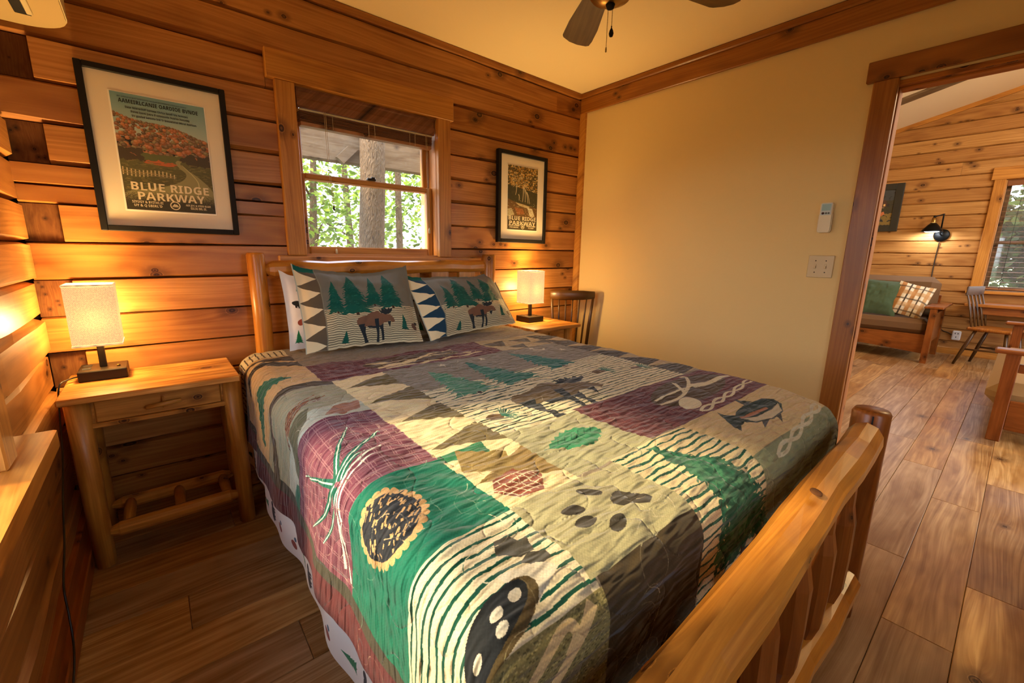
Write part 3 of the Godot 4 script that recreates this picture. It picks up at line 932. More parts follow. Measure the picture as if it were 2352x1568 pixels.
	img_disc(im, Q(-2.445, 1.735), 0.080 * QS, 0.080 * QS, lin([198, 156, 100]), 0.35)
	for k in 26:
		var a := TAU * k / 26.0
		var e := Q(-2.445, 1.735) + Vector2(cos(a) * 0.080, sin(a) * 0.080).rotated(0.35) * QS
		img_disc(im, e, 8, 8, lin([198, 156, 100]))
	img_disc(im, Q(-2.445, 1.735), 0.073 * QS, 0.073 * QS, lin([44, 46, 48]), 0.35)
	for k in 150:
		var a := r.randf() * TAU
		var d := sqrt(r.randf())
		var e := Q(-2.445, 1.735) + Vector2(cos(a) * 0.071, sin(a) * 0.071).rotated(0.35) * QS * d
		img_line(im, [e, e + Vector2(r.randf_range(4, 13), r.randf_range(-9, -3))], r.randf_range(2, 5), lin([190, 150, 98]) if k % 2 else lin([40, 40, 42]))
	# cream and green stripes with a spotted paddle
	stripes.call(-2.70, 1.88, -2.24, 2.10, 0.0215, 0.0062, CREAM, DKGREEN)
	pol.call([-2.345, 1.955, -2.33, 1.93, -2.30, 1.935, -2.29, 1.955, -2.275, 1.95, -2.285, 1.985, -2.32, 1.99], [70, 66, 54])
	pol.call([-2.33, 2.0, -2.30, 1.985, -2.275, 2.0, -2.28, 2.02, -2.31, 2.025], [70, 66, 54])
	pol.call([-2.38, 2.0, -2.31, 2.015, -2.28, 2.04, -2.36, 2.07], [214, 204, 176])
	img_disc(im, Q(-2.43, 2.062), 0.10 * QS, 0.036 * QS, lin([92, 76, 44]), -0.25)
	img_disc(im, Q(-2.44, 2.056), 0.094 * QS, 0.030 * QS, lin([38, 40, 40]), -0.25)
	for e in [[-2.375, 2.040], [-2.415, 2.047], [-2.42, 2.068], [-2.475, 2.066]]:
		img_disc(im, Q(e[0], e[1]), 0.013 * QS, 0.0078 * QS, lin([206, 198, 172]), -0.2)
	# olive tweed with cream paddles, at the foot
	R.call(-2.70, 2.10, -2.235, 2.56, [134, 124, 78])
	for k in 5200:
		var e := Q(r.randf_range(-2.70, -2.235), r.randf_range(2.10, 2.55))
		im.fill_rect(Rect2i(int(e.x), int(e.y), 4, 2), lin([166, 154, 100]) if k % 2 else lin([98, 92, 56]))
	stroke.call([-2.55, 2.26, -2.43, 2.17, -2.335, 2.115, -2.31, 2.13, -2.33, 2.155], 0.018, [212, 184, 130])
	stroke.call([-2.55, 2.32, -2.40, 2.22, -2.30, 2.14, -2.265, 2.11], 0.024, [212, 184, 130])
	# triangle strip beside the plum column
	R.call(-2.25, 0.81, -2.05, 1.88, [216, 196, 146])
	for k in 5:
		var q := 0.84 + k * 0.205
		pol.call([-2.24, q + 0.10, -2.05, q + 0.02, -2.05, q + 0.17], [104, 90, 54] if k < 4 else [136, 112, 64])
	pol.call([-2.25, 1.60, -2.12, 1.60, -2.13, 1.68, -2.25, 1.63], [50, 112, 74])
	pol.call([-2.245, 1.71, -2.20, 1.60, -2.10, 1.68, -2.13, 1.76], [140, 118, 66])
	pol.call([-2.24, 1.815, -2.21, 1.77, -2.14, 1.755, -2.105, 1.815, -2.15, 1.87, -2.21, 1.862], [132, 72, 52])
	for k in 5:
		stroke.call([-2.24 + k * 0.03, 1.80 - 0.02 * (k % 2), -2.2 + k * 0.022, 1.86], 0.003, CREAM)
		stroke.call([-2.235, 1.785 + k * 0.018, -2.11, 1.775 + k * 0.018], 0.003, CREAM)
	# plum row behind: plaid with snow shoes
	plaid.call(-2.28, 0.55, -1.41, 0.81, MAROON, [128, 80, 76])
	img_disc(im, Q(-1.84, 0.68), 0.24 * QS, 0.085 * QS, lin([86, 66, 44]))
	stroke.call([-2.06, 0.66, -1.9, 0.70, -1.72, 0.69, -1.55, 0.73], 0.026, [206, 182, 130], 0.012)
	stroke.call([-2.04, 0.75, -1.88, 0.73, -1.75, 0.66, -1.6, 0.62], 0.034, [206, 182, 130], 0.014)
	stroke.call([-2.02, 0.785, -1.8, 0.775, -1.6, 0.76, -1.5, 0.745], 0.014, [206, 182, 130])
	# scene: sky, stripes, trees, moose
	R.call(-2.05, 0.81, -1.05, 1.14, [126, 116, 98])
	stripes.call(-2.05, 1.14, -1.05, 1.60, 0.0198, 0.0052, [214, 200, 158], [60, 72, 56])
	conifer(im, Q(-1.36, 1.20), Q(-1.42, 0.86), 0.24 * QS, lin([26, 96, 84]), lin([78, 138, 120]), 4)
	conifer(im, Q(-1.66, 1.27), Q(-1.70, 0.90), 0.26 * QS, lin([40, 100, 82]), lin([92, 146, 118]), 5)
	conifer(im, Q(-1.88, 1.28), Q(-1.90, 0.93), 0.24 * QS, lin([70, 124, 94]), lin([120, 160, 124]), 6)
	for e in [[-1.25, 0.84], [-1.13, 0.95], [-1.58, 0.86], [-1.80, 0.865]]:
		var c := Q(e[0], e[1])
		var sp := []
		for k in 10:
			sp.append(c + Vector2.from_angle(TAU * k / 10.0) * (22.0 if k % 2 == 0 else 7.0))
		img_poly(im, sp, lin([200, 184, 150]))
	stroke.call([-1.28, 0.885, -1.225, 0.905, -1.195, 0.875], 0.012, [204, 190, 154])
	moose(im, Transform2D(Vector2(0.40, 0.06) * QS, Vector2(-0.10, 0.32) * QS, Q(-1.81, 1.28)), lin([112, 92, 60]), lin([44, 46, 44]))
	for e in [[-1.33, 1.35], [-1.13, 1.40], [-1.98, 1.48]]:
		img_disc(im, Q(e[0], e[1]), 28, 18, lin([96, 74, 48]))
		for k in 14:
			var c := Q(e[0], e[1]) + Vector2(24, 0)
			img_line(im, [c, c + Vector2.from_angle(-1.2 + k * 0.19) * 46.0], 3.0, lin([40, 100, 80]))
	# triangles along the right
	R.call(-1.05, 0.55, -0.80, 1.57, [176, 150, 104])
	R.call(-1.41, 0.55, -1.05, 0.81, [170, 146, 102])
	for k in 6:
		var q := 0.57 + k * 0.168
		pol.call([-1.05, q, -1.05, q + 0.165, -0.82, q + 0.13], [74, 64, 48])
	for k in 2:
		pol.call([-1.41 + k * 0.18, 0.62, -1.25 + k * 0.18, 0.60, -1.32 + k * 0.18, 0.72], [84, 72, 52])
		pol.call([-1.33 + k * 0.18, 0.74, -1.2 + k * 0.16, 0.72, -1.24 + k * 0.18, 0.81], [84, 72, 52])
	# maroon plaid with oars
	plaid.call(-1.75, 1.585, -0.80, 1.865, MAROON, [130, 76, 74])
	img_disc(im, Q(-1.22, 1.70), 0.27 * QS, 0.088 * QS, lin([84, 66, 42]), -0.1)
	stroke.call([-1.48, 1.73, -1.36, 1.735, -1.22, 1.69, -1.10, 1.62, -1.12, 1.60], 0.014, [214, 200, 160])
	stroke.call([-1.46, 1.70, -1.3, 1.695, -1.18, 1.69], 0.010, [214, 200, 160])
	stroke.call([-1.2, 1.69, -1.1, 1.705, -0.98, 1.70, -0.93, 1.715], 0.036, [214, 200, 160], 0.016)
	stroke.call([-1.22, 1.63, -1.30, 1.72], 0.016, [214, 200, 160])
	img_disc(im, Q(-1.385, 1.785), 0.062 * QS, 0.036 * QS, lin([214, 200, 160]), -0.35)
	for s in [-1.0, 1.0]:
		var pts := []
		for k in 25:
			var t := k / 24.0
			pts.append(Q(lerpf(-1.43, -0.93, t), 1.845 - 0.05 * t + s * 0.011 * sin(t * 15.0)))
		img_line(im, pts, 0.010 * QS, lin([214, 200, 160]))
	# light olive with a leaf
	R.call(-2.05, 1.60, -1.75, 1.87, [156, 152, 114])
	var l2 := []
	for k in 17:
		var t := k / 16.0
		l2.append(Q(lerpf(-2.0, -1.80, t), 1.735 - 0.045 * sin(PI * t) - (0.008 if k % 2 else 0.0)))
	for k in range(16, -1, -1):
		var t := k / 16.0
		l2.append(Q(lerpf(-2.0, -1.80, t), 1.735 + 0.045 * sin(PI * t) + (0.008 if k % 2 else 0.0)))
	img_poly(im, l2, lin([56, 124, 84]))
	stroke.call([-2.02, 1.735, -1.80, 1.735], 0.004, [30, 88, 60])
	for k in 6:
		stroke.call([-1.97 + k * 0.026, 1.735, -1.945 + k * 0.026, 1.71], 0.003, [34, 92, 64])
		stroke.call([-1.97 + k * 0.026, 1.735, -1.945 + k * 0.026, 1.76], 0.003, [34, 92, 64])
	# fish
	R.call(-1.60, 1.865, -0.80, 2.07, [202, 176, 122])
	R.call(-1.60, 2.07, -0.54, 2.56, [134, 138, 102])
	R.call(-0.80, 1.865, -0.54, 2.56, [134, 138, 102])
	var fx := func(u: float, v: float) -> Vector2:
		return Q(-1.42 + u * 0.28 - v * 0.16, 1.945 + u * 0.035 + v * 0.115)
	var fb := func(a: Array, c: Array) -> void:
		var pts := []
		for i in range(0, a.size(), 2):
			pts.append(fx.call(a[i], a[i + 1]))
		img_poly(im, pts, lin(c))
	fb.call([0.0, 0.0, 0.12, -0.3, 0.4, -0.52, 0.75, -0.5, 0.95, -0.3, 1.0, 0.0, 0.9, 0.28, 0.6, 0.42, 0.3, 0.36, 0.1, 0.16], [38, 52, 40])
	fb.call([0.14, 0.06, 0.4, 0.12, 0.75, 0.05, 0.96, -0.1, 0.9, 0.24, 0.6, 0.36, 0.3, 0.3], [196, 182, 146])
	fb.call([0.1, -0.05, 0.4, -0.1, 0.7, -0.14, 0.72, -0.04, 0.4, 0.04, 0.12, 0.05], [160, 100, 58])
	fb.call([0.10, -0.16, -0.02, -0.2, -0.20, -0.5, -0.14, 0.0, -0.02, 0.46, 0.04, 0.26, 0.12, 0.2], [40, 52, 42])
	fb.call([0.35, -0.5, 0.24, -0.85, 0.55, -0.54], [40, 52, 42])
	fb.call([0.4, 0.36, 0.36, 0.62, 0.55, 0.40], [60, 58, 44])
	fb.call([0.72, 0.34, 0.74, 0.6, 0.84, 0.3], [60, 58, 44])
	for s in [-1.0, 1.0]:
		var pts2 := []
		for k in 25:
			var t := k / 24.0
			pts2.append(Q(lerpf(-1.50, -1.02, t), 2.105 - 0.05 * t + s * 0.011 * sin(t * 12.0)))
		img_line(im, pts2, 0.011 * QS, lin([206, 196, 160]))
	# dark stripes with the big fir, running down the foot
	stripes.call(-1.93, 1.87, -1.60, 2.56, 0.0212, 0.0062, [208, 188, 142], DKGREEN)
	conifer(im, Q(-1.705, 2.29), Q(-1.80, 1.90), 0.34 * QS, lin([30, 84, 60]), lin([60, 116, 80]), 9, 16)
	for k in 420:
		var t := sqrt(r.randf())
		var c := Q(lerpf(-1.80, -1.71, t), lerpf(1.90, 2.27, t)) + Vector2(r.randf_range(-1, 1) * 0.15 * t * QS, r.randf_range(-8, 8))
		img_disc(im, c, r.randf_range(5, 14), r.randf_range(4, 9), [lin([26, 78, 56]), lin([36, 92, 66]), lin([58, 112, 80])][k % 3], r.randf())
	# light olive with a paw, brown cloth at the foot
	R.call(-2.25, 1.88, -1.93, 2.085, [160, 154, 114])
	for e in [[-2.155, 1.955, 0.026, 0.014, 0.3], [-2.085, 1.935, 0.028, 0.013, 0.6], [-2.165, 1.995, 0.026, 0.014, 0.0], [-2.115, 2.03, 0.026, 0.014, -0.3]]:
		img_disc(im, Q(e[0], e[1]), e[2] * QS, e[3] * QS, lin([62, 56, 44]), e[4])
	img_disc(im, Q(-2.035, 1.985), 0.034 * QS, 0.025 * QS, lin([62, 56, 44]), -0.2)
	pol.call([-2.05, 2.005, -2.0, 1.99, -1.985, 2.02, -2.01, 2.03, -2.04, 2.02], [62, 56, 44])
	R.call(-2.235, 2.085, -1.93, 2.56, [70, 58, 38])
	# hem
	R.call(-2.86, 0.0, -2.735, 2.6, MAROON)
	# meandering quilting thread
	var nz := FastNoiseLite.new()
	nz.seed = 21
	nz.frequency = 1.0
	for k in 90:
		var c := Vector2(r.randf() * 2048.0, r.randf() * 2048.0)
		var a := r.randf() * TAU
		var turn := r.randf_range(-0.16, 0.16)
		for j in 70:
			if j % 12 == 0:
				turn = -signf(turn) * r.randf_range(0.14, 0.34)
			a += turn
			var d := c + Vector2.from_angle(a) * 9.0
			if d.x < 2 or d.y < 2 or d.x > 2044 or d.y > 2044:
				break
			if j % 7 < 6:
				img_line(im, [c, d], 1.5, im.get_pixelv(Vector2i(c)).lerp(lin(CREAM), 0.22))
			c = d
	return im

func quilt_relief() -> Image:
	# fine wrinkles across the bed and the meander of quilting stitches
	var n := 1024
	var im := Image.create(n, n, false, Image.FORMAT_L8)
	var a := FastNoiseLite.new()
	a.seed = 4
	a.frequency = 1.0
	a.fractal_octaves = 2
	var b := FastNoiseLite.new()
	b.seed = 9
	b.frequency = 1.0
	b.fractal_type = FastNoiseLite.FRACTAL_NONE
	var data := PackedByteArray()
	data.resize(n * n)
	for j in n:
		for i in n:
			var p := i * 2.42 / n
			var q := j * 2.42 / n
			var f := b.get_noise_2d(p * 5.0, q * 6.5)
			var g := absf(f - 0.12)
			var s := 0.62 + 0.38 * (1.0 - exp(-g * 9.0)) - (0.24 if g < 0.012 else 0.0)
			var w := a.get_noise_2d(p * 9.0 + q * 2.0, q * 46.0) 
			data[j * n + i] = int(clampf(0.42 * s + 0.30 + 0.34 * w, 0.0, 1.0) * 255.0)
	im.set_data(n, n, false, Image.FORMAT_L8, data)
	return im

func pillow_image(tri_col: Array, sd: int) -> Image:
	var im := Image.create(1024, 720, false, Image.FORMAT_RGB8)
	im.fill(lin([108, 104, 90]))
	var r := RandomNumberGenerator.new()
	r.seed = sd
	im.fill_rect(Rect2i(170, 400, 854, 320), lin([190, 178, 142]))
	for k in 18:
		var y := 412 + k * 17
		var pts := []
		for i in 14:
			pts.append(Vector2(170 + i * 66, y + 2.0 * sin(i * 1.3 + k)))
		img_line(im, pts, 5.0, lin([58, 52, 40]))
	var fir := lin([14, 72, 60])
	var firl := lin([44, 112, 92])
	conifer(im, Vector2(268, 455), Vector2(262, 150), 200, fir, firl, sd + 1)
	conifer(im, Vector2(430, 470), Vector2(418, 60), 360, fir, firl, sd + 2, 14)
	conifer(im, Vector2(600, 390), Vector2(606, 70), 210, fir, firl, sd + 3)
	conifer(im, Vector2(760, 430), Vector2(752, 50), 310, fir, firl, sd + 4, 13)
	moose(im, Transform2D(Vector2(350, 0), Vector2(0, 275), Vector2(410, 425)), lin([110, 78, 58]), lin([34, 40, 44]))
	conifer(im, Vector2(852, 620), Vector2(850, 490), 90, fir, firl, sd + 5, 7)
	conifer(im, Vector2(310, 690), Vector2(318, 600), 80, fir, firl, sd + 6, 6)
	img_disc(im, Vector2(960, 590), 34, 24, lin([92, 66, 50]), 0.5)
	img_disc(im, Vector2(985, 560), 18, 14, lin([60, 50, 40]))
	# border of triangles
	im.fill_rect(Rect2i(0, 0, 170, 720), lin(tri_col))
	for k in 5:
		var y := 40 + k * 144
		img_poly(im, [Vector2(8, y), Vector2(164, y + 70), Vector2(8, y + 140)], lin([216, 198, 156]))
	im.fill_rect(Rect2i(164, 0, 8, 720), lin([120, 118, 100]))
	im.fill_rect(Rect2i(0, 0, 8, 720), lin([176, 178, 158]))
	im.fill_rect(Rect2i(8, 0, 156, 44), lin([16, 84, 72]))
	return im

func sheet_image() -> Image:
	# white cloth with small black bears, firs and red-brown cones
	var im := Image.create(512, 512, false, Image.FORMAT_RGB8)
	im.fill(lin([232, 226, 216]))
	var r := RandomNumberGenerator.new()
	r.seed = 6
	for k in 16:
		var c := Vector2(60 + (k % 4) * 128 + r.randf_range(-18, 18), 60 + (k / 4) * 128 + r.randf_range(-18, 18))
		if k % 3 == 0:
			conifer(im, c + Vector2(0, 40), c + Vector2(0, -40), 44, lin([20, 110, 66]), lin([40, 130, 80]), k, 6)
		elif k % 3 == 1:
			img_disc(im, c, 36, 20, lin([24, 24, 28]), r.randf_range(-0.3, 0.3))
			img_disc(im, c + Vector2(38, -8), 15, 13, lin([24, 24, 28]))
			for x in [-22, -8, 12, 24]:
				im.fill_rect(Rect2i(int(c.x) + x, int(c.y) + 8, 9, 24), lin([24, 24, 28]))
		else:
			img_disc(im, c, 15, 24, lin([140, 62, 44]), 0.4)
			img_disc(im, c + Vector2(26, 12), 10, 10, lin([60, 90, 110]))
	return im

# ------------------------------------------------------------------ bed
func grid_mesh(nu: int, nv: int, pos: Callable, uv: Callable, uv2: Variant = null) -> ArrayMesh:
	# a smooth sheet
	var st := st_new(true)
	for j in nv + 1:
		for i in nu + 1:
			var u := float(i) / nu
			var v := float(j) / nv
			st.set_uv(uv.call(u, v))
			if uv2 != null:
				st.set_uv2(uv2.call(u, v))
			st.add_vertex(pos.call(u, v))
	for j in nv:
		for i in nu:
			var a := j * (nu + 1) + i
			for k in [a, a + 1, a + nu + 2, a, a + nu + 2, a + nu + 1]:
				st.add_index(k)
	st.generate_normals()
	return st.commit()

var wr := FastNoiseLite.new()

func drape(p: float, q: float, off: float, lift: float) -> Vector3:
	# cloth over the mattress: p runs across (unfolded), q along the bed; off pulls the drops inward
	var H := 0.75 - off * 0.6
	var rl := 0.09
	var pinch := 0.10 * smoothstep(1.75, 2.15, q)
	var xl := -2.38 + off
	var xr := -0.93 - off - pinch
	var x := p
	var dx := 0.0
	if p < xl:
		var s := xl - p
		var a := minf(s / rl, PI / 2)
		x = xl - rl * sin(a)
		dx = rl * (1.0 - cos(a)) + maxf(0.0, s - rl * PI / 2)
		x -= 0.018 * smoothstep(0.1, 0.5, dx)
	elif p > xr:
		var s := p - xr
		var r2 := 0.08
		var a := minf(s / r2, PI / 2)
		x = xr + r2 * sin(a)
		dx = r2 * (1.0 - cos(a)) + maxf(0.0, s - r2 * PI / 2)
	var zf := 2.02 - off
	var z := q
	var dz := 0.0
	if q > zf:
		var s := q - zf
		var a := minf(s / rl, PI / 2)
		z = zf + rl * sin(a)
		dz = rl * (1.0 - cos(a)) + maxf(0.0, s - rl * PI / 2)
	var y := H - sqrt(dx * dx + dz * dz)
	var out := Vector3(x, y, z)
	# folds of the drops, wrinkles of the top
	var drop := smoothstep(0.05, 0.35, dx)
	var sgn := -1.0 if p < -1.6 else 1.0
	out.x += sgn * drop * (0.012 * sin(q * 9.0 + 1.3) + 0.006 * sin(q * 23.0))
	out.y += drop * 0.012 * sin(q * 5.0 + 0.4)
	if lift > 0.0:
		var where := lerpf(1.0, 0.4, smoothstep(-1.9, -1.2, p)) * (1.0 - drop)
		var r1 := 1.0 - absf(wr.get_noise_2d(p * 4.5 + q * 2.0, q * 17.0)) * 2.0
		var r2 := 1.0 - absf(wr.get_noise_2d(p * 7.0 + 30.0, q * 30.0)) * 2.0
		var w := -0.0055 * pow(clampf(r1, 0.0, 1.0), 3.0) * where - 0.0018 * pow(clampf(r2, 0.0, 1.0), 3.0) * where + wr.get_noise_2d(p * 3.0, q * 4.0 + 40.0) * 0.007 + wr.get_noise_2d(p * 5.0, q * 12.0) * 0.005 * where
		w *= lift
		var flat := clampf(1.0 - (dx + dz) * 9.0, 0.0, 1.0)
		out.y += w * flat
		out.x += sgn * w * (1.0 - flat)
		out.z += w * 0.6 * (1.0 - flat)
	return out

func build_bed() -> void:
	wr.seed = 12
	wr.frequency = 1.0
	wr.fractal_octaves = 3
	var bed := thing("log_bed", "honey-coloured log bed frame with peeled round rails and posts", "bed", Vector3(-1.66, 0, 0))
	var o := bed.position
	var post := func(x: float, z: float, h: float, r: float, m: Material, lean: float) -> void:
		part("post", tube([Vector3(x - lean, 0.0, z) - o, Vector3(x, h * 0.4, z) - o, Vector3(x - lean * 0.3, h * 0.75, z) - o, Vector3(x, h - 0.012, z) - o, Vector3(x, h, z) - o], [r, r, r, r * 0.98, r * 0.86], 14, 1.0, 0.03), m, bed)
	post.call(-2.345, 0.10, 1.215, 0.039, M.bed, -0.012)
	post.call(-0.980, 0.10, 1.225, 0.050, M.bed, 0.0)
	post.call(-2.50, 2.20, 0.70, 0.052, M.bedshaded, 0.0)
	post.call(-0.968, 2.19, 0.755, 0.052, M.bedshaded, 0.0)
	part("crack", boxes([[Vector3(-0.968, 0.70, 2.19) + Vector3(-0.97, 0, 0.24) * 0.0515 - o, Vector3(0.002, 0.09, 0.004)]], 0.0), M.darkhole, bed)
	var rail := func(a: Vector3, b: Vector3, r: float, m: Material, tip: float) -> void:
		var d := (b - a).normalized()
		var pts := [a - o, a + d * tip * 0.5 - o, a + d * tip - o]
		var rad := [r * 0.35, r * 0.8, r]
		var n := 9
		for k in range(1, n):
			pts.append(a.lerp(b, float(k) / n) - o + Vector3(0, 0.004 * sin(k * 2.1), 0.003 * cos(k * 1.7)))
			rad.append(r * (1.0 + 0.035 * sin(k * 2.9)))
		pts.append_array([b - d * tip - o, b - d * tip * 0.5 - o, b - o])
		rad.append_array([r, r * 0.8, r * 0.35])
		part("rail", tube(pts, rad, 10, 1.0, 0.05, false), m, bed)
	rail.call(Vector3(-2.315, 1.137, 0.10), Vector3(-1.0, 1.148, 0.10), 0.039, M.bed, 0.04)
	rail.call(Vector3(-2.315, 0.50, 0.10), Vector3(-1.0, 0.50, 0.10), 0.036, M.bed, 0.04)
	rail.call(Vector3(-2.47, 0.608, 2.224), Vector3(-1.01, 0.682, 2.195), 0.049, M.bed, 0.035)
	rail.call(Vector3(-2.47, 0.155, 2.21), Vector3(-1.0, 0.155, 2.205), 0.054, M.bed, 0.035)
	for k in 6:
		var x := -1.235 - k * 0.2
		part("spindle", tube([Vector3(x, 0.15, 2.195) - o, Vector3(x, 0.20, 2.195) - o, Vector3(x, 0.25, 2.195) - o, Vector3(x, 0.36, 2.197) - o, Vector3(x, 0.475, 2.195) - o, Vector3(x, 0.53, 2.195) - o, Vector3(x, 0.64, 2.20) - o], [0.03, 0.034, 0.047, 0.048, 0.047, 0.036, 0.028], 10, 1.0, 0.05, false), M.bedshaded, bed)
	for k in 6:
		var x := -1.16 - k * 0.2
		part("slat", prism([Vector2(-0.06, 0.0), Vector2(0.06, 0.0), Vector2(0.06, 0.6), Vector2(-0.06, 0.6)], 0.03, Transform3D(Basis.IDENTITY, Vector3(x, 0.53, 0.085) - o), true), M.bed, bed)
	for x in [-2.33, -1.0]:
		part("side_rail", tube([Vector3(x, 0.28, 0.14) - o, Vector3(x, 0.28, 2.15) - o], [0.05, 0.05], 12), M.bedshaded, bed)
	part("knot", lathe([Vector2(0.0, 0.0), Vector2(0.0015, 0.0008), Vector2(0.012, 0.0), Vector2(0.013, -0.004)], 12), M.endgrain, bed, Vector3(-1.62, 0.713, 2.215) - o, Vector3(0.25, 0, 0))
	# mattress and base
	top("box_spring", boxes([span(Vector3(-2.36, 0.23, 0.16), Vector3(-0.95, 0.43, 2.08))], 0.03), mat(Color(0.42, 0.38, 0.33), 0.9), "cloth-covered bed base under the mattress", "bed base")
	top("mattress", boxes([span(Vector3(-2.40, 0.43, 0.15), Vector3(-0.90, 0.70, 2.07))], 0.06), mat(Color(0.85, 0.82, 0.76), 0.9), "white mattress under the patchwork quilt", "mattress")
	# sheet with the bear print, hanging below the quilt
	var sm := mat(Color.WHITE, 0.95)
	sm.albedo_texture = tex_of(sheet_image())
	sm.uv1_scale = Vector3(2.2, 2.2, 1)
	sm.rim_enabled = true
	sm.rim = 0.2
	M.sheet = sm
	var sp := func(u: float, v: float) -> Vector2:
		return Vector2(lerpf(-2.95, -0.45, u), lerpf(0.10, 2.42, v))
	top("bed_sheet", grid_mesh(100, 100, func(u: float, v: float) -> Vector3:
		var c: Vector2 = sp.call(u, v)
		return drape(c.x, c.y, 0.022, 0.0), sp), sm, "white sheet printed with black bears hanging below the quilt", "sheet")
	# quilt
	var qm := mat(Color.WHITE, 0.92)
	qm.albedo_texture = tex_of(quilt_image())
	qm.heightmap_enabled = true
	qm.heightmap_texture = tex_of(quilt_relief())
	qm.heightmap_scale = 1.8
	qm.rim_enabled = true
	qm.rim = 0.25
	qm.metallic_specular = 0.2
	qm.detail_enabled = true
	qm.detail_albedo = M.weave
	qm.detail_blend_mode = BaseMaterial3D.BLEND_MODE_MUL
	qm.detail_uv_layer = BaseMaterial3D.DETAIL_UV_2
	qm.texture_repeat = true
	var qp := func(u: float, v: float) -> Vector2:
		return Vector2(lerpf(-2.815, -0.50, u), lerpf(0.155, 2.50, v))
	top("quilt", grid_mesh(190, 430, func(u: float, v: float) -> Vector3:
		var c: Vector2 = qp.call(u, v)
		return drape(c.x, c.y, 0.0, 1.0),
		func(u: float, v: float) -> Vector2:
			var c: Vector2 = qp.call(u, v)
			return Vector2((c.x - QP0) / 2.42, (c.y - QQ0) / 2.42),
		func(u: float, v: float) -> Vector2: return qp.call(u, v) * 4.5), qm, "patchwork quilt with moose, fir, fish and plaid patches", "quilt")

func pillow_mesh(w: float, h: float, th: float, flange: float, sag: float, sd: int) -> ArrayMesh:
	# a soft case in the xy plane, front towards +z, with a flat hem round it
	var st := st_new(true)
	var nu := 48
	var nv := 32
	var nz := FastNoiseLite.new()
	nz.seed = sd
	nz.frequency = 1.0
	for side in [1.0, -1.0]:
		for j in nv:
			for i in nu:
				var q := []
				for k in [[0, 0], [1, 0], [1, 1], [0, 1]]:
					var u := float(i + k[0]) / nu
					var v := float(j + k[1]) / nv
					var x := (u - 0.5) * w
					var y := (v - 0.5) * h
					var iu := clampf((0.5 * w - flange - absf(x)) / (0.5 * w - flange), 0.0, 1.0)
					var iv := clampf((0.5 * h - flange - absf(y)) / (0.5 * h - flange), 0.0, 1.0)
					var t := pow(minf(1.0, iu * 2.3), 0.55) * pow(minf(1.0, iv * 1.8), 0.55)
					var puff := th * 0.5 * t * (1.0 - 0.18 * v) + 0.002
					puff += t * (nz.get_noise_2d(x * 9.0 + side * 5.0, y * 9.0) * 0.014 + nz.get_noise_2d(x * 26.0, y * 14.0 + 9.0) * 0.006)
					# corners reach out, edges pull in
					var cx := x * (1.0 - 0.03 * (1.0 - pow(absf(2.0 * v - 1.0), 2.0)))
					var cy := y * (1.0 - 0.06 * (1.0 - pow(absf(2.0 * u - 1.0), 2.0))) - sag * v * (1.0 - pow(absf(2.0 * u - 1.0), 5.0)) * (1.0 + 0.25 * sin(u * 9.0 + sd)) + 0.006 * nz.get_noise_2d(x * 18.0, y * 3.0 + 4.0)
					q.append([Vector3(cx, cy, side * puff + 0.012 * nz.get_noise_2d(x * 3.0, y * 3.0)), Vector2(u, 1.0 - v) if side > 0.0 else Vector2(0.005 + 0.01 * u, 0.3 + 0.1 * v)])
				if side > 0.0:
					quad(st, q[0][0], q[1][0], q[2][0], q[3][0], q[0][1], q[1][1], q[2][1], q[3][1])
				else:
					quad(st, q[1][0], q[0][0], q[3][0], q[2][0], q[1][1], q[0][1], q[3][1], q[2][1])
	st.generate_normals()
	return st.commit()

func lean_frame(bl: Vector3, br: Vector3, tl: Vector3) -> Transform3D:
	var x := (br - bl).normalized()
	var y := ((tl - bl) - x * (tl - bl).dot(x)).normalized()
	return Transform3D(Basis(x, y, x.cross(y)), Vector3.ZERO)

func build_pillows() -> void:
	var pm := func(im: Image) -> StandardMaterial3D:
		var m := mat(Color.WHITE, 0.9)
		m.albedo_texture = tex_of(im)
		m.rim_enabled = true
		m.rim = 0.25
		m.texture_repeat = false
		m.metallic_specular = 0.25
		return m
	var place := func(bl: Vector3, br: Vector3, tl: Vector3, th: float, fl: float, m: Material, label: String, sd: int, group: String) -> void:
		var t := lean_frame(bl, br, tl)
		var w := bl.distance_to(br)
		var h := (tl - bl).dot(t.basis.y)
		var o := top("pillow", pillow_mesh(w, h, th, fl, 0.03, sd), m, label, "pillow", Vector3.ZERO, group)
		o.transform = Transform3D(t.basis, bl + t.basis.x * w * 0.5 + t.basis.y * h * 0.5)
	place.call(Vector3(-2.235, 0.772, 0.415), Vector3(-1.66, 0.765, 0.44), Vector3(-2.235, 1.165, 0.205), 0.13, 0.022, pm.call(pillow_image([88, 78, 62], 31)), "moose pillow with brown and cream triangles along its left edge", 3, "moose pillows")
	place.call(Vector3(-1.625, 0.765, 0.45), Vector3(-0.90, 0.775, 0.30), Vector3(-1.615, 1.115, 0.225), 0.13, 0.022, pm.call(pillow_image([28, 56, 74], 47)), "moose pillow with navy and cream triangles along its left edge", 8, "moose pillows")
	var sm: StandardMaterial3D = M.sheet.duplicate()
	sm.uv1_scale = Vector3(1.3, 1.0, 1)
	place.call(Vector3(-2.27, 0.762, 0.27), Vector3(-1.66, 0.762, 0.29), Vector3(-2.255, 1.135, 0.165), 0.10, 0.02, sm, "white bear-print pillow behind the pillow with brown triangles", 14, "white pillows at the back")
	place.call(Vector3(-1.63, 0.762, 0.28), Vector3(-1.0, 0.762, 0.22), Vector3(-1.75, 1.095, 0.165), 0.10, 0.02, sm, "white bear-print pillow behind the pillow with navy triangles", 19, "white pillows at the back")

